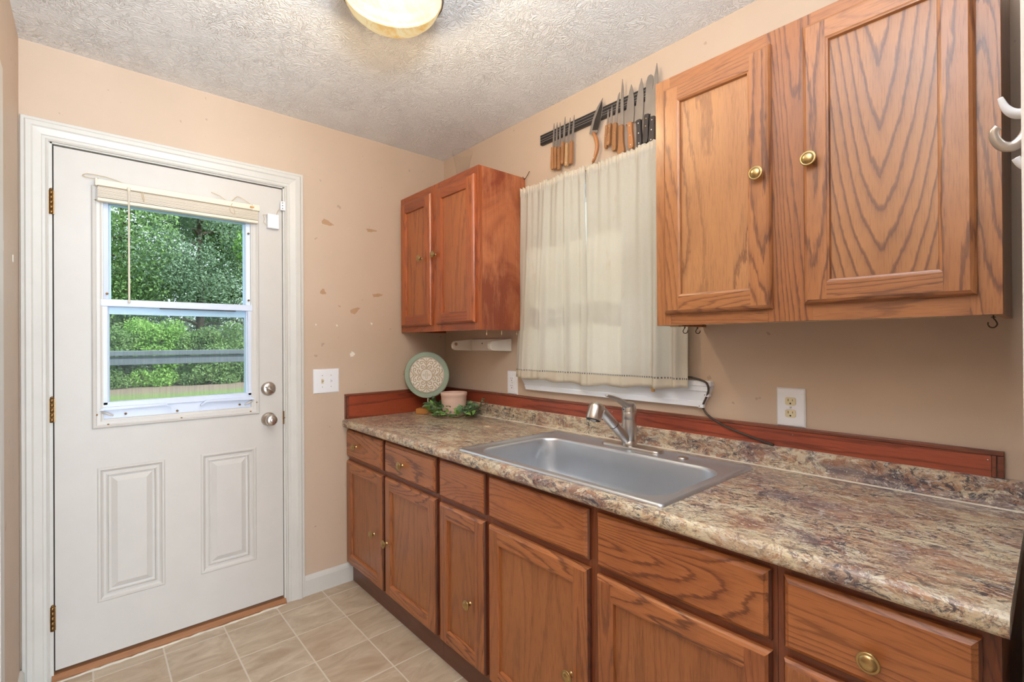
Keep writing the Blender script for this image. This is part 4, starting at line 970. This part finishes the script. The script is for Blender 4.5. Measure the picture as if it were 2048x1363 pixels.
for i, ((tx, tz, bx, bz, hx, hz), (bw, kind, hw, hm, rv, label)) in enumerate(zip(KN, KD)):
    t = thing('kitchen_knife', (bx, NEAR, bz), label, 'knife', 'knives on the magnetic bar')
    d = Vector((tx-bx, tz-bz)); Lb = d.length; d.normalize(); n_ = Vector((d.y, -d.x))
    def pt2(s, o, d=d, n_=n_, bx=bx, bz=bz): q = Vector((bx, bz)) + d*s + n_*o; return (q.x, q.y)
    if kind == 'curved': prf = [(0, -.024, .004), (.02, -.025, .020), (.25, -.024, .024), (.5, -.019, .026), (.75, -.009, .022), (.92, .004, .013), (1, .012, .012)]
    elif kind == 'chef': prf = [(0, -bw*1.25, bw*.75), (.3, -bw*1.15, bw*.85), (.6, -bw*.9, bw*.75), (.85, -bw*.45, bw*.45), (1, 0, 0.0005)]
    elif kind == 'round': prf = [(0, -bw*.9, bw*.8), (.4, -bw*.95, bw*.95), (.85, -bw*.95, bw*.95), (.95, -bw*.7, bw*.75), (1, -bw*.3, bw*.3)]
    elif kind == 'boning': prf = [(0, -bw, bw*.9), (.4, -bw*.8, bw*.8), (.75, -bw*.5, bw*.9), (.93, .0, bw*.9), (1, bw*.8, bw*.9)]
    else: prf = [(0, -bw, bw), (.5, -bw*.85, bw*.8), (.8, -bw*.5, bw*.6), (1, .0, .0005)]
    mb = MB(blade_m); A_, B_ = [], []; th = .0022
    ring = [pt2(s*Lb, o) for s, o, _ in prf] + [pt2(s*Lb, o) for s, _, o in reversed(prf)]
    mb.prism(ring, 'y', NEAR-th, NEAR+.0001); bl_ = mb.build('blade', t)
    if kind == 'curved':
        ring = [pt2(s*Lb, a_) for s, a_ in ((.10, -.010), (.4, -.008), (.7, .002), (.90, .010))] + [pt2(s*Lb, a_) for s, a_ in ((.90, .013), (.7, .021), (.4, .025), (.10, .022))]
        mb = MB(blade_dark); mb.prism(ring, 'y', NEAR-th-.0006, NEAR-th+.0002); mb.build('dark_cheek', bl_)
    hd_ = Vector((hx-bx, hz-bz)); Lh = hd_.length; hd_.normalize(); hn = Vector((hd_.y, -hd_.x))
    if kind == 'curved':
        pts = []
        for k in range(9):
            s = k/8; c_ = Vector((bx+.006, bz)) + Vector((hx-bx-.006, hz-bz))*s + hn*(-.022*math.sin(PI*s)); pts.append((c_.x, NEAR-.007, c_.y))
        mb = MB(hm); mb.tube(pts, [.0085, .010, .0105, .0105, .0105, .010, .009, .008, .006], n=14, flat=.75); h_ = mb.build('handle', t)
        mb = MB(rivet_s)
        for k in (2, 5, 7): mb.lathe((pts[k][0], NEAR-.0145, pts[k][2]), (0, -1, 0), [(.003, 0), (.0025, .0012), (0, .0016)], n=10)
        mb.build_split('rivet', h_)
        mb = MB(iron); mb.tube(arc([(hx, NEAR-.006, hz+.002), (hx-.006, NEAR-.006, hz-.008), (hx, NEAR-.006, hz-.014), (hx+.006, NEAR-.006, hz-.006), (hx+.001, NEAR-.006, hz+.002)]), .0012, n=6); mb.build('hanging_ring', h_)
        continue
    flare = 1.35 if 'flared' in label else 1.0
    wp = [(0, .82), (.08, .95), (.3, .88), (.6, 1.0), (.85, 1.08*flare), (.97, .9*flare), (1.0, .55*flare)]
    L_, R_ = [], []
    for s, wf in wp:
        q = Vector((bx, bz)) + hd_*(Lh*s); o = hn*(hw*wf); L_.append((q.x-o.x, q.y-o.y)); R_.append((q.x+o.x, q.y+o.y))
    mb = MB(hm); mb.prism(L_+list(reversed(R_)), 'y', NEAR-.0130, NEAR+.003, smooth=False); h_ = mb.build('handle', t)
    bv = h_.modifiers.new('rounded_scales', 'BEVEL'); bv.width = .003; bv.segments = 3; bv.limit_method = 'ANGLE'
    if rv:
        ss = (.14, .5, .86) if rv is rivet_s else ((.16, .42) if hm is handle_blk else (.35, .8))
        mb = MB(rv); rs_ = .0030 if hw > .0095 else .0018
        for s in ss:
            q = Vector((bx, bz)) + hd_*(Lh*s); mb.lathe((q.x, NEAR-.0128, q.y), (0, -1, 0), [(rs_, 0), (rs_*.85, .0008), (0, .0011)], n=10)
        mb.build_split('rivet', h_)

# ------------------------------------------------------------------ decor on the counter
md = thing('medallion_stand', (.135, -.215, CT1), 'round sage green carved medallion on a rod with wooden base in the counter corner', 'ornament')
ang = math.radians(-50); N_ = Vector((math.cos(ang), math.sin(ang), 0)); T_ = Vector((-math.sin(ang), math.cos(ang), 0)); Zv = Vector((0, 0, 1))
mc = Vector((.135, -.215, 1.105)); RM = .134
mb = MB(block_wood)
def obox(mb, c, e1, e2, e3, m=None):
    vs = {}
    for a in (-1, 1):
        for b in (-1, 1):
            for d in (-1, 1): vs[(a, b, d)] = mb.v(Vector(c)+Vector(e1)*a+Vector(e2)*b+Vector(e3)*d)
    for q in (((-1,-1,-1),(-1,1,-1),(1,1,-1),(1,-1,-1)), ((-1,-1,1),(1,-1,1),(1,1,1),(-1,1,1)), ((-1,-1,-1),(1,-1,-1),(1,-1,1),(-1,-1,1)), ((-1,1,-1),(-1,1,1),(1,1,1),(1,1,-1)), ((-1,-1,-1),(-1,-1,1),(-1,1,1),(-1,1,-1)), ((1,-1,-1),(1,1,-1),(1,1,1),(1,-1,1))):
        mb.f([vs[k] for k in q], m)
obox(mb, (mc.x, mc.y, CT1+.016), T_*.058, N_*.032, Zv*.0155); o = mb.build('wooden_base', md); bv = o.modifiers.new('edge', 'BEVEL'); bv.width = .003; bv.segments = 2
mb = MB(nickel); mb.tube([(mc.x+T_.x*.005, mc.y+T_.y*.005, CT1+.03), (mc.x+T_.x*.005, mc.y+T_.y*.005, mc.z-RM+.01)], .004, n=10); mb.build('rod', md)
dk = MB(sage); dk.lathe(mc, N_, [(0, -.010), (RM-.004, -.010), (RM, -.006), (RM, .006), (RM-.004, .010), (RM*.80, .010), (RM*.79, .004), (0, .004)], n=72, smooth=False); dk = dk.build('frame_disc', md)
mb = MB(relief_w); mb.lathe(mc, N_, [(RM*.785, .0042), (RM*.775, .0075), (0, .0075)], n=72, smooth=False); pnl = mb.build('carved_panel', dk)
def dp(r, a, h=.0085): return mc + (T_*math.cos(a) + Zv*math.sin(a))*r + N_*h
mb = MB(relief_e)
mb.tube([dp(.036, 2*PI*k/36) for k in range(37)], .0028, n=6, cap=False); mb.tube([dp(.101, 2*PI*k/60) for k in range(61)], .0016, n=6, cap=False)
for q in range(8): mb.tube([dp(.013+.009*math.cos(4*a+0), a+q*.0, .0085) for a in [2*PI*k/40 for k in range(41)]], .0014, n=5, cap=False) if q == 0 else None
for q in range(4):
    a0 = q*PI/2
    mb.tube(arc([dp(.038, a0), dp(.060, a0), dp(.080, a0), dp(.098, a0)], 4), [.003]*4+[.0025]*4+[.002]*4+[.0015], n=6)
    for s in (-1, 1):
        mb.tube(arc([dp(.042, a0+s*.10), dp(.055, a0+s*.28), dp(.060, a0+s*.50), dp(.050, a0+s*.62), dp(.044, a0+s*.50), dp(.050, a0+s*.42)], 4), .0028, n=6)
        mb.tube(arc([dp(.060, a0+s*.06), dp(.078, a0+s*.20), dp(.086, a0+s*.40), dp(.078, a0+s*.52), dp(.070, a0+s*.42), dp(.076, a0+s*.33)], 4), .0028, n=6)
        mb.tube(arc([dp(.076, a0+s*.04), dp(.088, a0+s*.14), dp(.098, a0+s*.26), dp(.096, a0+s*.36)], 4), .0028, n=6)
        mb.tube(arc([dp(.060, a0+s*.74), dp(.074, a0+s*.66), dp(.090, a0+s*.70), dp(.096, a0+s*.60), dp(.090, a0+s*.54)], 4), .0028, n=6)
mb.build('scroll_relief', dk)

cn = thing('candle_pot', (.285, -.130, CT1), 'pale pink ceramic candle pot standing inside the green garland', 'candle pot')
mb = MB(pot_m); mb.lathe((.285, -.130, CT1+.0005), (0, 0, 1), [(0, 0), (.058, 0), (.063, .004), (.067, .04), (.072, .09), (.0725, .108), (.0745, .110), (.0755, .126), (.0740, .1295), (.0705, .128), (.068, .100), (0, .098)], n=48); mb.build('pot', cn)
mb = MB(wax_m); mb.lathe((.285, -.130, CT1+.099), (0, 0, 1), [(.0665, 0), (.064, .003), (0, .0035)], n=32); mb.build('wax', cn)

gd = thing('leaf_garland', (.285, -.14, CT1), 'artificial green leaf garland ringing the pink pot on the counter', 'garland')
rr = random.Random(11)
def leafmesh(mb, base, dirv, up, ln, wd, m, curl=.25):
    dirv = dirv.normalized(); side = dirv.cross(up).normalized(); up2 = side.cross(dirv)
    rows = []
    for s, wf in ((0, .12), (.25, .85), (.5, 1.0), (.78, .6), (1, .04)):
        c_ = base + dirv*(ln*s) + up2*(curl*ln*(s-s*s*1.6)); rows.append([mb.v(c_-side*(wd*wf)+up2*(wd*.25*wf)), mb.v(c_), mb.v(c_+side*(wd*wf)+up2*(wd*.25*wf))])
    for a, b in zip(rows, rows[1:]): mb.f([a[0], a[1], b[1], b[0]], m, True); mb.f([a[1], a[2], b[2], b[1]], m, True)
def ringpt(a, k=1.0): return Vector((.285+.142*k*math.cos(a), -.150+.088*k*math.sin(a), CT1+.010))
mb = MB(stalk_m); mb.tube([ringpt(2*PI*k/40)+Vector((0, 0, .004*math.sin(k))) for k in range(41)], .0028, n=6, cap=False)
sprigs = [((.36, -.085), (.485, -.050, .075)), ((.41, -.075), (.47, -.055, .10)), ((.17, -.16), (.175, -.20, .10)), ((.20, -.17), (.16, -.22, .085)), ((.40, -.10), (.50, -.10, .03)), ((.15, -.15), (.10, -.19, .05))]
for (x, y), (x2, y2, h) in sprigs: mb.tube(arc([(x, y, CT1+.01), ((x+x2)/2, (y+y2)/2, CT1+h*.6), (x2, y2, CT1+h)], 5), .0016, n=5)
mb.build('stems', gd)
mb1, mb2, mb3 = MB(leaf_garland), MB(leaf_bright), MB(leaf_sage)
for k in range(330):
    a = rr.uniform(0, 2*PI); b_ = ringpt(a, rr.uniform(.88, 1.22)); b_.z = CT1 + rr.uniform(.006, .062)
    if b_.y > -.06: b_.y = -.06
    dv = Vector((math.cos(a)*rr.uniform(-.3, 1), math.sin(a)*rr.uniform(-.2, 1)+rr.uniform(-.6, .3), rr.uniform(-.15, .8)))
    mbx, l_, w_ = rr.choice(((mb1, .036, .014), (mb1, .030, .012), (mb2, .028, .012), (mb3, .022, .007), (mb3, .020, .007)))
    leafmesh(mbx, b_, dv, Vector((rr.uniform(-.4, .4), rr.uniform(-.4, .4), 1)), l_*rr.uniform(.8, 1.2), w_, None)
for p_, d_, l_ in (((.36, -.232), (.3, -1, .15), .040), ((.33, -.236), (-.9, -.5, .2), .034), ((.42, -.19), (-.2, -.5, 1), .044), ((.18, -.235), (.6, -.2, .9), .044), ((.175, -.20), (-.5, .2, .8), .036), ((.46, -.13), (.6, .1, .7), .03)):
    leafmesh(mb2, Vector(p_+(CT1+.022,)), Vector(d_), Vector((.5, -.5, .7)), l_, l_*.42, None)
for (x, y), (x2, y2, h) in sprigs:
    for k in range(14):
        s = rr.uniform(.3, 1.05); b_ = Vector((x+(x2-x)*s, y+(y2-y)*s, CT1+h*min(1, s*1.1)))
        leafmesh(rr.choice((mb3, mb1, mb3)), b_, Vector((rr.uniform(-1, 1), rr.uniform(-1, .3), rr.uniform(-.3, 1))), Vector((0, 0, 1)), .016, .0045, None)
for mbx in (mb1, mb2, mb3): mbx.smooth = True
tag(mb1.build('dark_leaves', gd), kind='stuff'); tag(mb2.build('bright_leaves', gd), kind='stuff'); tag(mb3.build('grey_leaves', gd), kind='stuff')
mb = MB(blush)
for k in range(9): leafmesh(mb, Vector((.245, -.262, CT1+.008)), Vector((math.cos(k*.7), math.sin(k*.7), .5)), Zv, .014, .006, None)
tag(mb.build('blossom', gd), 'small blush pink blossom')

vs = thing('glass_hurricane', (.395, -.14, 2.135), 'clear flared glass hurricane shade on top of the corner wall cabinet', 'glass vase')
mb = MB(vase_m); mb.lathe((.395, -.14, 2.1355), (0, 0, 1), [(.028, 0), (.03, .004), (.026, .02), (.030, .07), (.042, .14), (.056, .20), (.057, .205), (.0545, .203), (.040, .14), (.028, .07), (.024, .02), (.024, .004)], n=40); mb.build('glass_shade', vs)

# ------------------------------------------------------------------ outside
GZ = -.37
struct(box('ground', -70, -.16, -45, 45, GZ-.2, GZ, ground_m), 'lawn with a band of brown leaf litter before the trees', 'ground')
def leaves(mb, n, c, r, size, rnd_, m=None, shell=.35):
    c = Vector(c)
    for _ in range(n):
        while True:
            p = Vector((rnd_.uniform(-1, 1), rnd_.uniform(-1, 1), rnd_.uniform(-1, 1)))
            if shell < p.length < 1: break
        q = c + Vector((p.x*r[0], p.y*r[1], p.z*r[2]))
        if q.z < GZ+.02: q.z = GZ + rnd_.uniform(.02, .3)
        a = Vector((rnd_.gauss(0, 1), rnd_.gauss(0, 1), rnd_.gauss(0, 1))).normalized(); b = a.cross(Vector((rnd_.gauss(0, 1), rnd_.gauss(0, 1), rnd_.gauss(0, 1)))).normalized()
        s = size*rnd_.uniform(.6, 1.3)
        mb.f([mb.v(q-a*s), mb.v(q-b*s*.45), mb.v(q+a*s), mb.v(q+b*s*.45)], m)
def tree(name, x, y, h, cl, n, size, m, seed, label, cat, trunk_r=.18, group=None, lean=0):
    rd_ = random.Random(seed); t = thing(name, (x, y, GZ), label, cat, group)
    mb = MB(wood_leaf); mb.tube(arc([(x, y, GZ-.1), (x+.05, y+.05+lean*.3, GZ+h*.4), (x, y+lean, GZ+h*.95)]), [trunk_r*(1-.8*i/12) for i in range(13)], n=8)
    for k in range(16 if h > 3 else 4):
        z = GZ + h*rd_.uniform(.15, .85); a = rd_.uniform(0, 2*PI); l_ = rd_.uniform(.35, .7)*h*.22
        mb.tube(arc([(x, y+lean*(z-GZ)/h, z), (x+l_*.5*math.cos(a), y+l_*.5*math.sin(a), z+.15*l_), (x+l_*math.cos(a), y+l_*math.sin(a), z+.1*l_)], 3), [trunk_r*.38, trunk_r*.33, trunk_r*.28, trunk_r*.22, trunk_r*.17, trunk_r*.13, trunk_r*.08], n=5)
    mb.build('trunk', t)
    mb = MB(m)
    for (dx, dy, dz, r) in cl: leaves(mb, int(n/len(cl)), (x+dx, y+dy, GZ+dz), r, size, rd_)
    tag(mb.build('foliage', t, recalc=False), kind='stuff'); return t
def blobs(rd_, h, w_, k, lo=.1):
    return [(rd_.uniform(-.5, .5)*w_, rd_.uniform(-.5, .5)*w_, h*rd_.uniform(lo, 1), (w_*rd_.uniform(.22, .42),)*2 + (h*rd_.uniform(.09, .16),)) for _ in range(k)]
rb = random.Random(5)
tree('cedar_tree', -24.5, 2.3, 10.5, blobs(rb, 10.3, 3.6, 30, .12), 30000, .07, leaf_dark, 1, 'dark grey-green tree with a visible trunk seen through the door window', 'tree', .24)
tree('leafy_tree', -24.5, -1.2, 10.0, blobs(rb, 9.6, 3.6, 28, .12), 24000, .08, leaf_mid, 2, 'green leafy tree filling the middle of the door window view', 'tree', .2)
tree('lime_tree', -23.5, -4.2, 7.5, blobs(rb, 7.4, 2.4, 16, .2), 9000, .09, leaf_lime, 3, 'bright lime green tree at the left edge of the door window view', 'tree', .12)
tree('lime_tree', -23.0, 4.9, 8.6, [(0, 0, 7.1, (1.0, 1.0, .9)), (.2, -.7, 6.3, (.9, .8, .9)), (0, .6, 5.4, (.9, .9, .8)), (0, .2, 4.4, (.7, .7, .7))], 6000, .085, leaf_lime, 4, 'bright lime green tree at the upper right of the door window view', 'tree', .10)
tree('leafy_tree', -31.5, 5.8, 13.5, blobs(rb, 13.0, 5.4, 40, .04), 34000, .14, leaf_mid, 6, 'tall green tree far right behind the dark one', 'tree', .25)
tree('leafy_tree', -31.5, -6.4, 13.5, blobs(rb, 13.0, 5.4, 40, .04), 34000, .14, leaf_mid, 7, 'tall green tree far left in the distance', 'tree', .25)
tree('leafy_tree', -31.5, -.3, 13.5, blobs(rb, 13.2, 5.4, 40, .04), 34000, .14, leaf_dark, 8, 'tall hazy tree in the distance behind the dark cedar', 'tree', .25)
for i, (y, h, m_, lb) in enumerate(((-4.6, 2.5, leaf_mid, 'low green bush at the far left under the trees'), (-2.9, 2.7, leaf_lime, 'bright green bush left of the middle under the trees'),
        (-1.2, 2.5, leaf_mid, 'rounded green bush in the middle beyond the lawn'), (.5, 2.6, leaf_lime, 'light green bush in front of the leafy tree'),
        (2.1, 2.4, leaf_mid, 'green bush at the foot of the dark cedar'), (3.7, 2.6, leaf_mid, 'green bush right of the cedar trunk'), (5.4, 2.8, leaf_lime, 'bright bush at the far right beyond the lawn'))):
    rc = random.Random(40+i)
    tree('garden_bush', -20.9 - .3*(i % 2), y, h, [(rc.uniform(-.4, .4), rc.uniform(-.75, .75), h*rc.uniform(.02, .92), (.42, .5, h*.16)) for _ in range(22)], 11000, .062, m_, 60+i, lb, 'bush', .05, 'bushes along the lawn edge')
pr = thing('porch_railing', (-2.2, -1.1, -.3), 'weathered grey wooden porch railing across the view behind the door window', 'railing')
mb = MB(rail_m); mb.box(-2.26, -2.12, -4.2, 1.6, 1.205, 1.243, bev=.004); mb.build('top_rail', pr)
mb = MB(rail_m); mb.box(-2.18, -2.14, -4.2, 1.6, 1.135, 1.200, bev=.003); mb.build('side_rail', pr)
for y in (-4.1, 1.5):
    mb = MB(rail_m); mb.box(-2.24, -2.14, y-.05, y+.05, -.3, 1.205); mb.build('post', pr)
st_ = thing('porch_shelf', (-1.2, -.6, -.3), 'grey wooden ledge board low at the right behind the door window', 'ledge')
mb = MB(rail_m); mb.box(-1.30, -1.12, -1.075, -.3, .925, .945, bev=.003); mb.build('board', st_)
mb = MB(rail_m); mb.box(-1.26, -1.18, -.42, -.34, -.3, .925); mb.build('post', st_)
struct(box('porch_floor', -2.35, -.15, -4.3, 1.8, -.34, -.30, rail_m), 'grey porch deck outside the entry door', 'deck')
